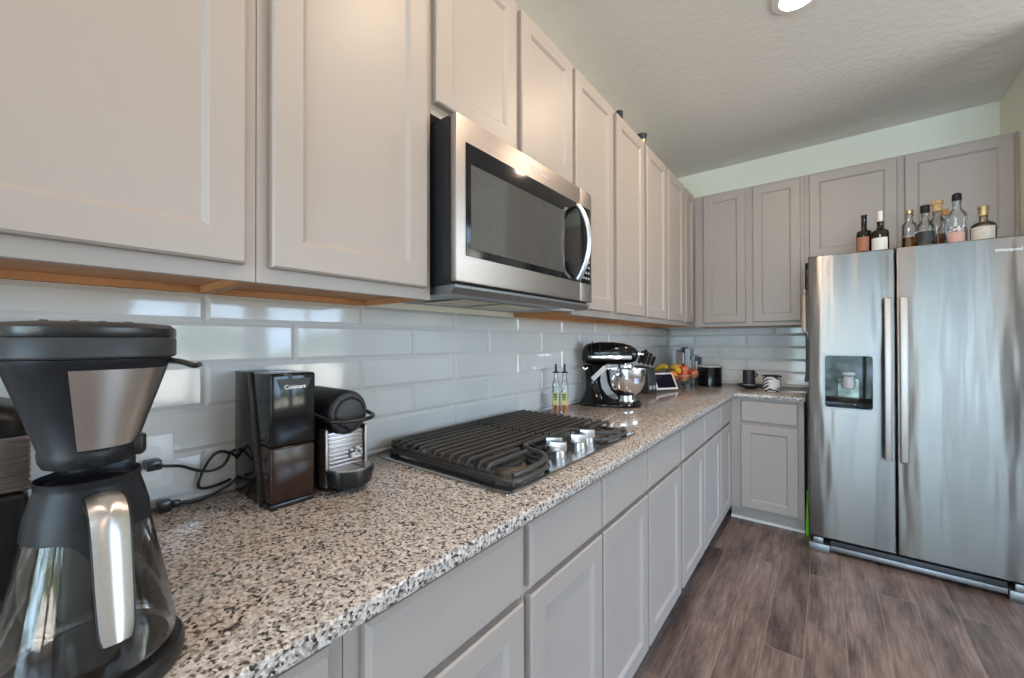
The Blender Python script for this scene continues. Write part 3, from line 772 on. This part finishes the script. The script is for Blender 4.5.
m = MB(); m.prism([(gy0+.012, CT+.284), (gy1-.012, CT+.284), (gy1-.020, CT+.262), (gy0+.020, CT+.262)], 'x', gx1+.0004, gx1+.002); m.build('front_badge', 'dark_grey_plastic', up_, org, smooth=0)
m = MB(); m.text('Cuisinart', .0125, Matrix.Translation((gx1+.0024, (gy0+gy1)/2+.001, CT+.262)) @ Matrix.Rotation(PI/2, 4, 'Z') @ Matrix.Rotation(PI/2, 4, 'X'), .0004); m.build('logo', 'logo_silver', up_, org, smooth=0)

# ------------------------------------------------------------------ espresso pod machine
org = (.12, .545, CT)
t = thing('espresso_machine', 'small black pod espresso machine with lever, beside the grinder box', 'espresso machine', org)
ey0, ey1, eyc = .488, .598, .543
m = MB(); m.box(.028, .190, ey0+.008, ey1-.008, CT+.0005, CT+.20, .006); m.build('body', 'black_satin', t, org)
m = MB(); Rx = Matrix.Translation((.028, eyc, CT+.188)) @ Matrix.Rotation(PI/2, 4, 'Y')
m.lathe([(.050, 0), (.056, .006), (.056, .178), (.050, .190), (.046, .1905)], n=40, M=Rx); m.build('brew_head', 'black_satin', t, org)
m = MB(); Rx2 = Matrix.Translation((.2186, eyc, CT+.188)) @ Matrix.Rotation(PI/2, 4, 'Y')
m.lathe([(.047, 0), (.047, .003), (.040, .005), (.038, .003)], n=36, M=Rx2, cap=False); m.lathe([(0, .001), (.038, .001), (.034, .009), (.026, .011), (0, .011)], n=36, M=Rx2, cap=False); m.build('head_cap', 'charcoal', t, org)
m = MB(); m.prism([(eyc-.026, CT+.178), (eyc+.026, CT+.178), (eyc, CT+.138)], 'x', .2187, .232, .002); m.build('pod_spout', 'black_plastic', t, org)
m = MB(); m.box(.190, .2045, ey0+.009, ey1-.009, CT+.050, CT+.142, .002)
for i in range(9): m.box(.2045, .2085, ey0+.010, ey1-.010, CT+.056+i*.0095, CT+.0615+i*.0095, .0015)
m.build('ribbed_front', 'rib_chrome', t, org)
m = MB(); m.prism(rrect(eyc+.005, eyc+.045, CT+.070, CT+.098, .012), 'x', .2086, .2092); lab(m.build('sticker', 'ice_label', t, org), 'pale patterned oval sticker')
for y in (ey0-.001, ey1-.006):
    MB().box(.180, .2125, y, y+.007, CT+.012, CT+.152, .002).build('side_rail', 'micro_steel', t, org)
m = MB(); m.box(.03, .180, ey0+.001, ey0+.0075, CT+.004, CT+.150, .002)
for i in range(14): m.box(.034, .176, ey0-.001, ey0+.001, CT+.012+i*.0095, CT+.018+i*.0095, .0008)
m.build('ribbed_side', 'black_plastic', t, org)
m = MB(); pts = [(.10, eyc-.058, CT+.196), (.17, eyc-.062, CT+.186), (.235, eyc-.060, CT+.178), (.258, eyc-.040, CT+.175), (.266, eyc, CT+.175), (.258, eyc+.040, CT+.175), (.235, eyc+.060, CT+.178), (.17, eyc+.062, CT+.186), (.10, eyc+.058, CT+.196)]
m.tube(pts, .0052, 10, smooth=2); m.build('lever', 'black_plastic', t, org)
def dtray(z, s=1.0):
    P = [(.192, ey0+.004), (.192, ey1-.004)]
    for k in range(13):
        a = PI/2-k*PI/12; P.append((.222+.058*math.cos(a)*s, eyc+.058*math.sin(a)*s))
    return [(x, y, z) for x, y in P]
m = MB(); m.loft([dtray(CT+.012, .72), dtray(CT+.020, .92), dtray(CT+.051, 1.0), dtray(CT+.056, .98)]); m.box(.192, .225, eyc-.035, eyc+.035, CT+.0005, CT+.02, .003); tr_ = m.build('drip_tray', 'black_plastic', t, org)
m = MB(); m.loft([dtray(CT+.0563, .90), dtray(CT+.0580, .89)]); g_ = m.build('drip_grid', 'rib_chrome', tr_, org)
m = MB(); m.box(.214, .262, eyc+.010, eyc+.017, CT+.0581, CT+.0588); m.build('drip_slot', 'black_plastic', tr_, org, smooth=0)

# ------------------------------------------------------------------ outlet and cords
org = (.0096, .205, 1.02)
t = thing('wall_outlet', 'white double wall outlet in the tile behind coffee maker', 'outlet', org)
MB().box(.0097, .0145, .166, .244, .962, 1.078, .002).build('cover_plate', 'outlet_plastic', t, org)
m = MB()
for z in (.996, 1.041): m.prism(rrect(.188, .222, z-.014, z+.014, .008), 'x', .0146, .0158)
m.build('sockets', 'white_plastic', t, org)
org = (.0, .21, CT)
t = thing('power_cord', 'black cord plugged into the wall outlet, looping behind the grinder', 'cord', org)
m = MB(); m.box(.0162, .048, .193, .218, 1.009, 1.030, .003); m.build('plug', 'black_plastic', t, org)
m = MB(); m.tube([(.046, .206, 1.020), (.062, .222, 1.018), (.050, .25, 1.010), (.040, .275, .992), (.040, .30, .982), (.045, .32, .985), (.05, .335, 1.0), (.022, .348, 1.012), (.021, .360, 1.016)], .0032, 8, smooth=3); m.build('cable', 'cord_black', t, org)
t = thing('power_cord', 'black cord lying on the worktop with loose plug, looping at grinder', 'cord', (.03, .22, CT))
org = (.03, .22, CT)
m = MB(); m.box(.018, .042, .212, .236, CT+.0005, CT+.024, .004); m.box(.022, .038, .236, .252, CT+.004, CT+.018, .004); m.build('plug', 'black_plastic', t, org)
m = MB(); m.tube([(.030, .250, CT+.010), (.032, .27, CT+.005), (.028, .30, CT+.0045), (.024, .33, CT+.014), (.0235, .352, CT+.022), (.0225, .372, CT+.045), (.0225, .365, CT+.085), (.022, .345, CT+.10), (.024, .325, CT+.108), (.026, .305, CT+.092), (.026, .288, CT+.055), (.026, .284, CT+.035), (.028, .292, CT+.028), (.030, .315, CT+.028), (.0235, .35, CT+.034)], .0032, 8, smooth=3); m.build('cable', 'cord_black', t, org)

# ------------------------------------------------------------------ oil bottles behind the cooktop
def oil(label, x, y, rz):
    t = thing('oil_bottle', label, 'bottle', (x, y, CT), rz)
    s_ = .0165
    m = MB(); m.loft([rr(-s_, s_, -s_, s_, .006, .0005), rr(-s_, s_, -s_, s_, .006, .150), rr(-s_*.8, s_*.8, -s_*.8, s_*.8, .008, .165), rr(-.0105, .0105, -.0105, .0105, .010, .180), rr(-.010, .010, -.010, .010, .0095, .205)]); m.build('glass', 'clear_glass', t)
    for k in range(1):
        lo = MB(); lo.box(s_+.0004, s_+.0010, -s_+.003, s_-.003, .006, .048); lo.box(-s_+.003, s_-.003, -s_-.0010, -s_-.0004, .006, .048); lo.build('label_bottom', 'tomato_orange', t, smooth=0)
        lo = MB(); lo.box(s_+.0004, s_+.0010, -s_+.003, s_-.003, .0482, .108); lo.box(-s_+.003, s_-.003, -s_-.0010, -s_-.0004, .0482, .108); lo.build('label_top', 'label_yellow', t, smooth=0)
    mk = MB()
    for z, w in ((.100, .022), (.092, .018), (.084, .020), (.074, .012)):
        mk.box(s_+.0011, s_+.0014, -w/2, w/2, z-.003, z+.003); mk.box(-w/2, w/2, -s_-.0014, -s_-.0011, z-.003, z+.003)
    mk.box(s_+.0011, s_+.0014, -.004, .004, .008, .044); mk.box(-.004, .004, -s_-.0014, -s_-.0011, .008, .044)
    mk.build('label_lettering', 'ink_green', t, smooth=0)
    m = MB(); m.lathe([(.013, .2055), (.018, .207), (.018, .211), (.010, .213), (.006, .216), (.005, .248), (.0035, .252)], n=20); m.build('pourer', 'charcoal', t)
oil('square oil bottle with black pourer, left one behind the cooktop', .088, 1.735, .35)
oil('square oil bottle with black pourer, right one behind the cooktop', .124, 1.759, .35)

# ------------------------------------------------------------------ stand mixer
t = thing('stand_mixer', 'black tilt-head stand mixer with steel bowl on the worktop', 'stand mixer', (.185, 2.165, CT), .40)
# local +x is toward the bowl
m = MB(); foot = []
def foot_ring(z, s_, x0, x1):
    P = []
    for k in range(32):
        a = 2*PI*k/32; c, s2 = math.cos(a), math.sin(a); q = (abs(c)**3+abs(s2)**3)**(-1/3)
        P.append(((x0+x1)/2+(x1-x0)/2*q*c, .105*s_*q*s2*(1 if c > 0 else .92), z))
    return P
m.loft([foot_ring(.0005, .98, -.165, .170), foot_ring(.012, 1.0, -.168, .172), foot_ring(.022, .94, -.160, .162), foot_ring(.027, .80, -.14, .14)])
m.build('base', 'black_gloss', t)
m = MB(); R_ = []
for z, x0, x1, w in ((.020, -.164, .06, .092), (.035, -.158, .02, .080), (.06, -.146, -.02, .066), (.095, -.136, -.045, .052), (.14, -.138, -.055, .044), (.19, -.142, -.050, .044), (.215, -.15, -.04, .050), (.232, -.155, -.02, .054)):
    R_.append([((x0+x1)/2+(x1-x0)/2*math.cos(2*PI*k/28), w*math.sin(2*PI*k/28), z) for k in range(28)])
m.loft(R_); m.build('column', 'black_gloss', t)
m = MB(); R_ = []
for x, hw, z0_, z1_ in ((-.156, .030, .250, .306), (-.148, .046, .240, .334), (-.125, .058, .233, .352), (-.06, .064, .231, .361), (.02, .064, .232, .360), (.075, .060, .236, .353), (.115, .050, .243, .340), (.140, .038, .252, .325), (.149, .026, .266, .312)):
    zc_, hz = (z0_+z1_)/2, (z1_-z0_)/2
    R_.append([(x, hw*(abs(math.cos(a))**.8)*math.copysign(1, math.cos(a)), zc_+hz*math.sin(a)) for a in [2*PI*k/28 for k in range(28)]])
m.loft(R_); hd = m.build('head', 'black_gloss', t)
m = MB()
for x in (-.100, -.055):
    m.tube([(x, .0645*math.cos(a), .294+.0675*math.sin(a)) for a in [PI*k/16 for k in range(17)]], .0035, 8)
m.build('head_bands', 'black_plastic', hd)
m = MB()
for s_ in (-1, 1): m.box(-.12, .118, s_*.0615-.003, s_*.0615+.003, .264, .286, .002)
m.build('trim_band', 'chrome', hd)
m = MB(); Rq = Matrix.Translation((.149, 0, .292)) @ Matrix.Rotation(PI/2, 4, 'Y'); m.lathe([(.020, -.004), (.022, .004), (.018, .012), (.006, .014), (.006, .026), (.010, .030), (.008, .036)], n=20, M=Rq); m.build('hub_cap', 'chrome', hd)
m = MB(); m.lathe([(.030, .203), (.042, .212), (.044, .234), (.040, .240)], (.085, 0, 0), n=28); m.build('drive_collar', 'chrome', hd)
m = MB(); m.lathe([(.040, .0275), (.058, .029), (.058, .038), (.045, .046), (.052, .060), (.085, .088), (.104, .130), (.110, .180), (.1105, .205), (.113, .207), (.113, .2095), (.108, .208), (.107, .180), (.100, .130), (.080, .092), (.045, .066), (0, .064)], (.085, 0, 0), n=48, cap=False)
bl = m.build('bowl', 'chrome', t)
m = MB(); m.tube([(.04, -.098, .18), (.02, -.135, .185), (.012, -.140, .150), (.018, -.128, .105), (.05, -.082, .10)], .006, 8, smooth=2); m.build('bowl_handle', 'chrome', bl)
m = MB(); m.box(-.01, .004, -.007, .007, .03, .2, .002, M=Matrix.Translation((.085, 0, 0))); m.tube([(.085, .0, .20), (.085, .055, .17), (.085, .05, .10), (.085, 0, .075), (.085, -.05, .10), (.085, -.055, .17), (.085, 0, .20)], .005, 8, smooth=1); m.build('beater', 'grey_metal', t)
m = MB(); Rt = Matrix.Translation((-.060, -.070, .185)) @ Matrix.Rotation(-.35, 4, 'Z') @ Matrix.Rotation(-.75, 4, 'Y'); m.box(-.052, .052, -.001, .001, -.013, .013, M=Rt); m.build('hang_tag', 'tag_white', t, smooth=0)
m = MB(); m.tube([(-.145, -.045, .245), (-.150, -.070, .225), (-.140, -.072, .205), (-.125, -.060, .215)], .004, 8, smooth=2); m.build('lock_lever', 'chrome', t)
m = MB(); m.box(-.03, .03, -.0655, -.0645, .2695, .2775, .0004); m.build('name_strip', 'logo_silver', hd)

# ------------------------------------------------------------------ knife block
t = thing('knife_block', 'black slanted knife block with black-handled knives behind the mixer', 'knife block', (.146, 2.83, CT), -.35)
m = MB(); m.prism([(-.055, .0005), (.066, .0005), (.066, .095), (.052, .172), (-.058, .192)], 'y', -.043, .043, .004); m.build('block', 'charcoal', t)
m = MB(); m.box(.0665, .0675, -.030, -.006, .030, .055); m.box(.0665, .0675, .006, .030, .030, .055); m.build('emblem', 'plastic_grey', t, smooth=0)
dirv = Vector((.42, 0, .91)).normalized(); 
k = 0
slots = [(-.040, .207, -.026, .118), (-.040, .207, .004, .126), (-.040, .207, .030, .110), (-.002, .200, -.022, .112), (-.002, .200, .022, .106), (.034, .194, -.024, .094), (.034, .194, .020, .090)]
for x, z, y, L in slots:
    kt = thing('kitchen_knife', 'black-handled kitchen knife standing in the knife block', 'knife', (.146, 2.83, CT), -.35, 'knives in the knife block')
    p0 = Vector((x, y, z-.018)); ang = math.atan2(dirv.x, dirv.z)
    Mk = Matrix.Translation(p0) @ Matrix.Rotation(ang, 4, 'Y')
    m = MB(); m.box(-.011, .011, -.007, .007, .026, L, .004, M=Mk); m.build('handle', 'black_plastic', kt)
    m = MB(); m.box(-.010, .010, -.0065, .0065, .016, .0255, .002, M=Mk); m.build('bolster', 'chrome', kt)

# ------------------------------------------------------------------ smart display
t = thing('smart_display', 'small smart display with white frame and dark screen on worktop', 'display', (.213, 3.06, CT), .98)
Mt = Matrix.Rotation(math.radians(-30), 4, 'X')
m = MB(); m.box(-.095, .095, -.006, .006, .002, .138, .004, M=Matrix.Translation((0, -.034, .0045)) @ Mt); m.build('frame', 'white_plastic', t)
m = MB(); m.box(-.080, .080, -.0072, -.0062, .016, .124, M=Matrix.Translation((0, -.034, .0045)) @ Mt); m.build('screen', 'screen', t, smooth=0)
m = MB(); m.prism([(-.018, .0005), (.045, .0005), (.040, .030), (.018, .075)], 'x', -.06, .06, .006); m.build('stand', 'plastic_grey', t)

# ------------------------------------------------------------------ fruit basket
bc = (.222, 3.38, CT)
t = thing('fruit_basket', 'open wire fruit basket on the worktop in front of the books', 'basket', bc, -.2)
m = MB(); N = 48
def ringp(r, z, ph=0): return [(r*math.cos(2*PI*k/N), r*.85*math.sin(2*PI*k/N), z+.012*math.cos(2*PI*k/N)) for k in range(N)]
m.tube(ringp(.155, .088), .0035, 6, closed=True); m.tube(ringp(.128, .060), .002, 6, closed=True); m.tube(ringp(.092, .036), .002, 6, closed=True); m.tube(ringp(.055, .022), .003, 6, closed=True)
for k in range(20):
    a = 2*PI*k/20; c, s_ = math.cos(a), math.sin(a)
    m.tube([(r*c, .85*r*s_, z+.012*c*(r/.155)) for r, z in ((.02, .020), (.055, .022), (.092, .036), (.128, .060), (.155, .088))], .0016, 5, smooth=1)
m.build('wire_bowl', 'grey_metal', t)
m = MB(); m.tube([(.06*math.cos(2*PI*k/24), .05*math.sin(2*PI*k/24), .0038) for k in range(24)], .003, 6, closed=True)
for k in range(4):
    a = PI/4+k*PI/2; m.tube([(.058*math.cos(a), .048*math.sin(a), .004), (.054*math.cos(a), .046*math.sin(a), .022)], .0025, 6)
m.build('foot_ring', 'grey_metal', t)
def place(lx, ly, lz):
    c, s_ = math.cos(-.2), math.sin(-.2); return (bc[0]+lx*c-ly*s_, bc[1]+lx*s_+ly*c, bc[2]+lz)
fr = [('orange', 'orange_peel', -.010, -.064, .086, .037, 'orange fruit low in the wire basket, centre front'), ('orange', 'orange_peel', -.060, .035, .086, .037, 'orange fruit under the bananas in wire basket'),
      ('apple', 'apple_skin', .066, -.038, .088, .036, 'red-yellow apple at right side of wire basket'), ('apple', 'apple_skin', .035, .052, .084, .036, 'red-yellow apple at the back of the wire basket'),
      ('apple', 'apple_skin', .050, .000, .140, .032, 'red-yellow apple on top of the fruit pile'), ('apple', 'apple_skin', .108, .034, .108, .032, 'red-yellow apple against right rim of basket')]
for nm, mt, x, y, z, r, lb in fr:
    r *= 1.12
    o = thing(nm, lb, 'fruit', place(x, y, z-r))
    if nm == 'apple': m = MB(); m.lathe([(0, .10*r), (.35*r, 0), (.75*r, .25*r), (r, .95*r), (.93*r, 1.45*r), (.55*r, 1.85*r), (.2*r, 1.80*r), (0, 1.65*r)], n=24, cap=False)
    else: m = MB(); m.sphere((0, 0, r), r, n=24)
    m.build('skin', mt, o)
    m = MB(); m.tube([(0, 0, (1.66 if nm == 'apple' else 1.97)*r), (.003, 0, (2.1 if nm == 'apple' else 2.05)*r)], .002 if nm == 'apple' else .004, 6); m.build('stem', 'banana_stem', o)
for i in range(4):
    lb = ['ripe yellow banana, leftmost in the bunch on the fruit', 'ripe yellow banana, second in the bunch on the fruit', 'ripe yellow banana, third in bunch on the fruit', 'ripe yellow banana, rightmost of bunch lying across fruit'][i]
    o = thing('banana', lb, 'banana', place(-.070, 0, .100), -.2, 'bananas in the fruit basket')
    m = MB(); pts = []; n = 13; aa = [2.9, 3.3, -.55, -.15][i]
    ln = [.15, .14, .17, .16][i]
    for k in range(n):
        s_ = k/(n-1); d_ = .010+ln*s_; bend = .030*math.sin(PI*s_)
        pts.append((math.cos(aa)*d_*.78+.0, math.sin(aa)*d_*.78+(i-1.5)*.012, .040+bend-.030*s_))
    m.tube(pts, lambda s_: .0205*min(1, (.25+s_*5), (1-s_)*5+.25), 8); m.build('skin', 'banana_skin', o)
    m = MB(); m.tube([pts[0], (0, (i-1.5)*.008, .060)], .005, 6); m.build('stem', 'banana_stem', o)

# ------------------------------------------------------------------ books
bx = .083; specs = [('book_white', .036, .285, 'white upright book, leftmost of the row by the corner'), ('book_mauve', .030, .280, 'mauve-grey upright book, second from left in row'), ('book_mauve', .022, .275, 'thin mauve-grey upright book beside the navy one'),
    ('book_navy', .030, .308, 'tall navy upright book in the middle of row'), ('book_pale_blue', .044, .298, 'thick pale blue upright book right of the navy one'), ('book_slate', .016, .235, 'thin slate-grey book between pale blue and grey books'),
    ('book_grey', .028, .240, 'shorter grey upright book near right end of row'), ('book_navy', .030, .225, 'short dark navy book at right end of row')]
for mt, w, h, lb in specs:
    w *= .87
    o = thing('book', lb, 'book', (bx+w/2, 3.768, CT), 0, 'books standing by the corner')
    m = MB(); m.box(-w/2+.0005, -w/2+.003, -.066, .062, .0005, h, .0008); m.box(w/2-.003, w/2-.0005, -.066, .062, .0005, h, .0008); m.box(-w/2+.0005, w/2-.0005, -.068, -.065, .0005, h, .001); m.build('cover', mt, o)
    m = MB(); m.box(-w/2+.0032, w/2-.0032, -.0645, .058, .004, h-.005); m.build('pages', 'paper', o, smooth=0)
    m = MB(); m.box(-w*.28, w*.28, -.0688, -.0682, h*.55, h*.85); m.build('spine_title', 'book_white' if mt != 'book_white' else 'book_slate', o, smooth=0) if mt in ('book_navy', 'book_slate') else m.bm.free()
    bx += w+.0012

# ------------------------------------------------------------------ canister, mug, zebra jar
t = thing('canister', 'glossy black round canister with metal lid near the corner', 'canister', (.414, 3.573, CT))
MB().lathe([(.086, .0005), (.090, .004), (.090, .150), (.088, .153)], n=48).build('body', 'black_gloss', t)
MB().lathe([(.0905, .1535), (.0915, .155), (.0915, .164), (.089, .167), (.02, .168)], n=48).build('lid', 'plastic_grey', t)
t = thing('saucer', 'dark thin saucer with upturned rim under the black mug', 'saucer', (.695, 3.585, CT))
MB().lathe([(.040, .0005), (.045, .004), (.075, .014), (.092, .028), (.093, .030), (.074, .018), (.044, .0075), (0, .0072)], n=40, cap=False).build('dish', 'dark_grey_plastic', t)
t = thing('mug', 'tall straight black mug standing on the dark saucer', 'mug', (.690, 3.585, CT+.0078))
MB().lathe([(.038, .0005), (.041, .003), (.042, .010), (.042, .128), (.040, .130), (.0385, .128), (.0385, .012), (0, .011)], n=36, cap=False).build('cup', 'charcoal', t)
MB().lathe([(.0423, .012), (.0428, .014), (.0428, .021), (.0423, .023)], n=36, cap=False).build('base_band', 'plastic_grey', t)
MB().tube([(.040, -.003, .110), (.052, -.004, .110), (.056, -.005, .100), (.054, -.005, .088), (.040, -.003, .082)], .0045, 8, smooth=2).build('handle', 'charcoal', t)
t = thing('striped_jar', 'white jar with black zebra stripes and dark rim beside refrigerator', 'jar', (.850, 3.465, CT))
MB().lathe([(.050, .0005), (.054, .003), (.056, .030), (.057, .098), (.058, .106)], n=40).build('body', 'zebra', t)
MB().lathe([(.0585, .1065), (.0605, .108), (.0605, .114), (.055, .115), (.055, .1085)], n=40, cap=False).build('rim', 'black_plastic', t)
m = MB(); rows = []
for z in (.030, .088):
    rows.append([(.0578*math.cos(a), .0578*math.sin(a), z) for a in [math.radians(-105+k*80/10) for k in range(11)]]+[(.0572*math.cos(a), .0572*math.sin(a), z) for a in [math.radians(-25-k*80/10) for k in range(11)]])
m.loft(rows); m.build('label_panel', 'label_white', t)

# ------------------------------------------------------------------ bottles on the refrigerator
FT = 1.7825
def bottle(label, x, y, prof, body_mat, parts=(), group='bottles on the refrigerator', sx=1, sy=1):
    t = thing('bottle', label, 'bottle', (x, y, FT), 0)
    MB().lathe(prof, n=28, sx=sx, sy=sy, cap=True).build('glass', body_mat, t)
    for nm, pr, mt in parts:
        if nm == 'label': # front-facing wrap
            r, z0_, z1_, half = pr; rows = []
            for z in (z0_, z1_):
                A = [math.radians(-90-half+k*2*half/12)-.28 for k in range(13)]
                rows.append([(sx*(r+.0008)*math.cos(a), sy*(r+.0008)*math.sin(a), z) for a in A]+[(sx*(r+.0002)*math.cos(a), sy*(r+.0002)*math.sin(a), z) for a in reversed(A)])
            MB().loft(rows).build('label', mt, t)
        else: MB().lathe(pr, n=24, sx=sx if nm == 'liquid' else 1, sy=sy if nm == 'liquid' else 1).build(nm, mt, t)
    return t
YB = 3.20
wine = [(.033, .0005), (.037, .004), (.037, .175), (.033, .195), (.018, .215), (.0145, .225), (.0140, .285), (.0155, .287), (.0155, .297), (.013, .299)]
def shift(pr, h): return [(r, z+h) for r, z in pr]
def wsc(r, zb, zn, zt, rn): return [(r-.004, .0005), (r, .004), (r, zb), (r*.9, zb+.018), (rn*1.35, zn-.01), (rn, zn), (rn, zt-.012), (rn+.0015, zt-.010), (rn+.0015, zt-.001), (rn-.001, zt)]
bottle('dark wine bottle with rust label, leftmost on the refrigerator', 1.347, YB+.035, wsc(.037, .140, .172, .258, .0135), 'wine_glass_dark', [('label', (.037, .035, .120, 48), 'label_rust')])
bottle('dark bottle with white neck cap and white label on refrigerator', 1.416, YB-.012, wsc(.039, .122, .160, .195, .0150), 'wine_glass_dark', [('label', (.039, .018, .096, 62), 'label_white'), ('cap', [(.0115, .1955), (.0125, .197), (.0115, .253), (.010, .256)], 'cap_white')])
bottle('slim clear bottle of gold spirit, third from left on refrigerator', 1.543, YB+.035, wsc(.033, .150, .185, .222, .016), 'clear_glass', [('liquid', [(.030, .004), (.030, .088)], 'whisky'), ('cap', [(.017, .2225), (.018, .224), (.018, .245), (.016, .247)], 'gold_foil'), ('label', (.033, .098, .15, 50), 'clear_glass')])
rnd = [(.036, .0005), (.041, .004), (.041, .110), (.038, .132), (.024, .154), (.0155, .166), (.015, .196), (.0165, .198), (.0165, .206)]
bottle('round-shouldered bottle with black label and black cap on refrigerator', 1.600, YB-.02, rnd, 'clear_glass', [('label', (.041, .040, .098, 70), 'label_black'), ('liquid', [(.038, .005), (.038, .100)], 'smoke_glass'), ('cap', [(.017, .2065), (.020, .208), (.020, .247), (.018, .249)], 'black_satin')])
bottle('clear bottle with wide wooden stopper, behind the black-labelled one', 1.665, YB+.10, wsc(.038, .16, .20, .232, .018), 'clear_glass', [('liquid', [(.034, .004), (.034, .10)], 'whisky'), ('stopper', [(.017, .2325), (.020, .235), (.020, .270), (.026, .272), (.026, .292), (.023, .294)], 'cork')])
bottle('short bottle of amber spirit with brown cap behind pink label', 1.706, YB+.185, wsc(.040, .115, .165, .222, .015), 'clear_glass', [('liquid', [(.037, .004), (.037, .113)], 'whisky'), ('cap', [(.0145, .2225), (.017, .224), (.017, .258), (.015, .260)], 'cork_top')])
bottle('tall clear bottle with pink label and black cap on refrigerator', 1.722, YB-.01, wsc(.039, .165, .21, .250, .0165), 'clear_glass', [('label', (.039, .018, .078, 50), 'label_pink'), ('cap', [(.0175, .2505), (.019, .252), (.019, .284), (.012, .292)], 'black_satin'), ('label', (.039, .080, .110, 50), 'ice_label')])
bottle('squat ornate decanter with bronze cap, rightmost on the refrigerator', 1.815, YB-.02, [(.040, .0005), (.046, .004), (.047, .085), (.045, .100), (.034, .112), (.018, .120), (.0155, .128), (.0155, .148)], 'decanter_glass', [('label', (.047, .012, .088, 60), 'label_cream'), ('cap', [(.0165, .1485), (.019, .150), (.019, .185), (.021, .187), (.021, .198), (.018, .200)], 'gold_foil')])

# ------------------------------------------------------------------ objects on top of the wall cabinets
ZC = ZU1
t = thing('bottle', 'dark bottle top peeking over the wall cabinets, nearer one', 'bottle', (.215, 2.235, ZC))
MB().lathe([(.034, .0005), (.036, .004), (.036, .080), (.018, .105), (.015, .120)], n=24).build('glass', 'wine_glass_dark', t); MB().lathe([(.018, .1205), (.022, .122), (.022, .160), (.020, .162)], n=24).build('cap', 'charcoal', t)
t = thing('goblet', 'small dark-rimmed bronze goblet peeking over wall cabinets, farther one', 'goblet', (.215, 2.600, ZC))
MB().lathe([(.030, .0005), (.028, .006), (.007, .012), (.006, .085), (.014, .105), (.026, .135)], n=24).build('stem', 'gold_foil', t); MB().lathe([(.0265, .1355), (.034, .172), (.032, .172), (.024, .138)], n=24, cap=True).build('rim', 'charcoal', t)

# ------------------------------------------------------------------ hanging mitt, tool and green brush beside the refrigerator
t = thing('oven_mitt', 'beige oven mitt hanging from a hook on the refrigerator side', 'oven mitt', (1.056, 3.12, 1.335))
m = MB(); R_ = []
for z, w, th, off_ in ((0, .060, .017, 0), (.02, .066, .018, 0), (.09, .062, .016, 0), (.16, .066, .014, .004), (.21, .060, .013, 0), (.235, .035, .009, 0)):
    R_.append([(-.001+th*math.sin(2*PI*k/20)*.9, .03+off_+w*math.cos(2*PI*k/20), z) for k in range(20)])
m.loft(R_); m.build('glove', 'oven_mitt_cloth', t)
m = MB(); m.tube([(.0, .03, .232), (-.004, .03, .262), (.004, .03, .275), (.004, .03, .250)], .003, 8, smooth=2); m.build('loop', 'oven_mitt_cloth', t)
t = thing('hook', 'dark metal hook on refrigerator side holding the oven mitt', 'hook', (1.0745, 3.15, 1.62))
MB().box(-.003, .003, -.012, .012, -.03, .09, .001).build('plate', 'charcoal', t); MB().tube([(-.003, 0, -.01), (-.012, 0, -.018), (-.016, 0, -.006)], .003, 8, smooth=1).build('prong', 'charcoal', t)
t = thing('spatula', 'dark kitchen tool hanging on refrigerator side below the mitt', 'utensil', (1.066, 3.14, 1.02))
MB().tube([(.006, 0, .27), (-.012, 0, .31), (-.02, 0, .325)], .003, 8).build('hanger', 'charcoal', t); MB().tube([(-.004, 0, 0), (.004, 0, .06), (.006, 0, .16), (.006, 0, .27)], .0075, 8, flat=(1, 1.4), smooth=2).build('handle', 'charcoal', t)
t = thing('hand_brush', 'bright green hand brush standing in gap left of refrigerator', 'brush', (1.060, 3.29, 0))
m = MB(); m.prism([(-.010, .0005), (.010, .0005), (.008, .17), (.004, .21), (-.003, .21), (-.007, .17)], 'y', -.03, .03, .003); m.build('bristles', 'green_plastic', t)
MB().tube([(.001, 0, .205), (.002, 0, .25), (.0, 0, .29)], .006, 8, smooth=1).build('handle', 'green_plastic', t)
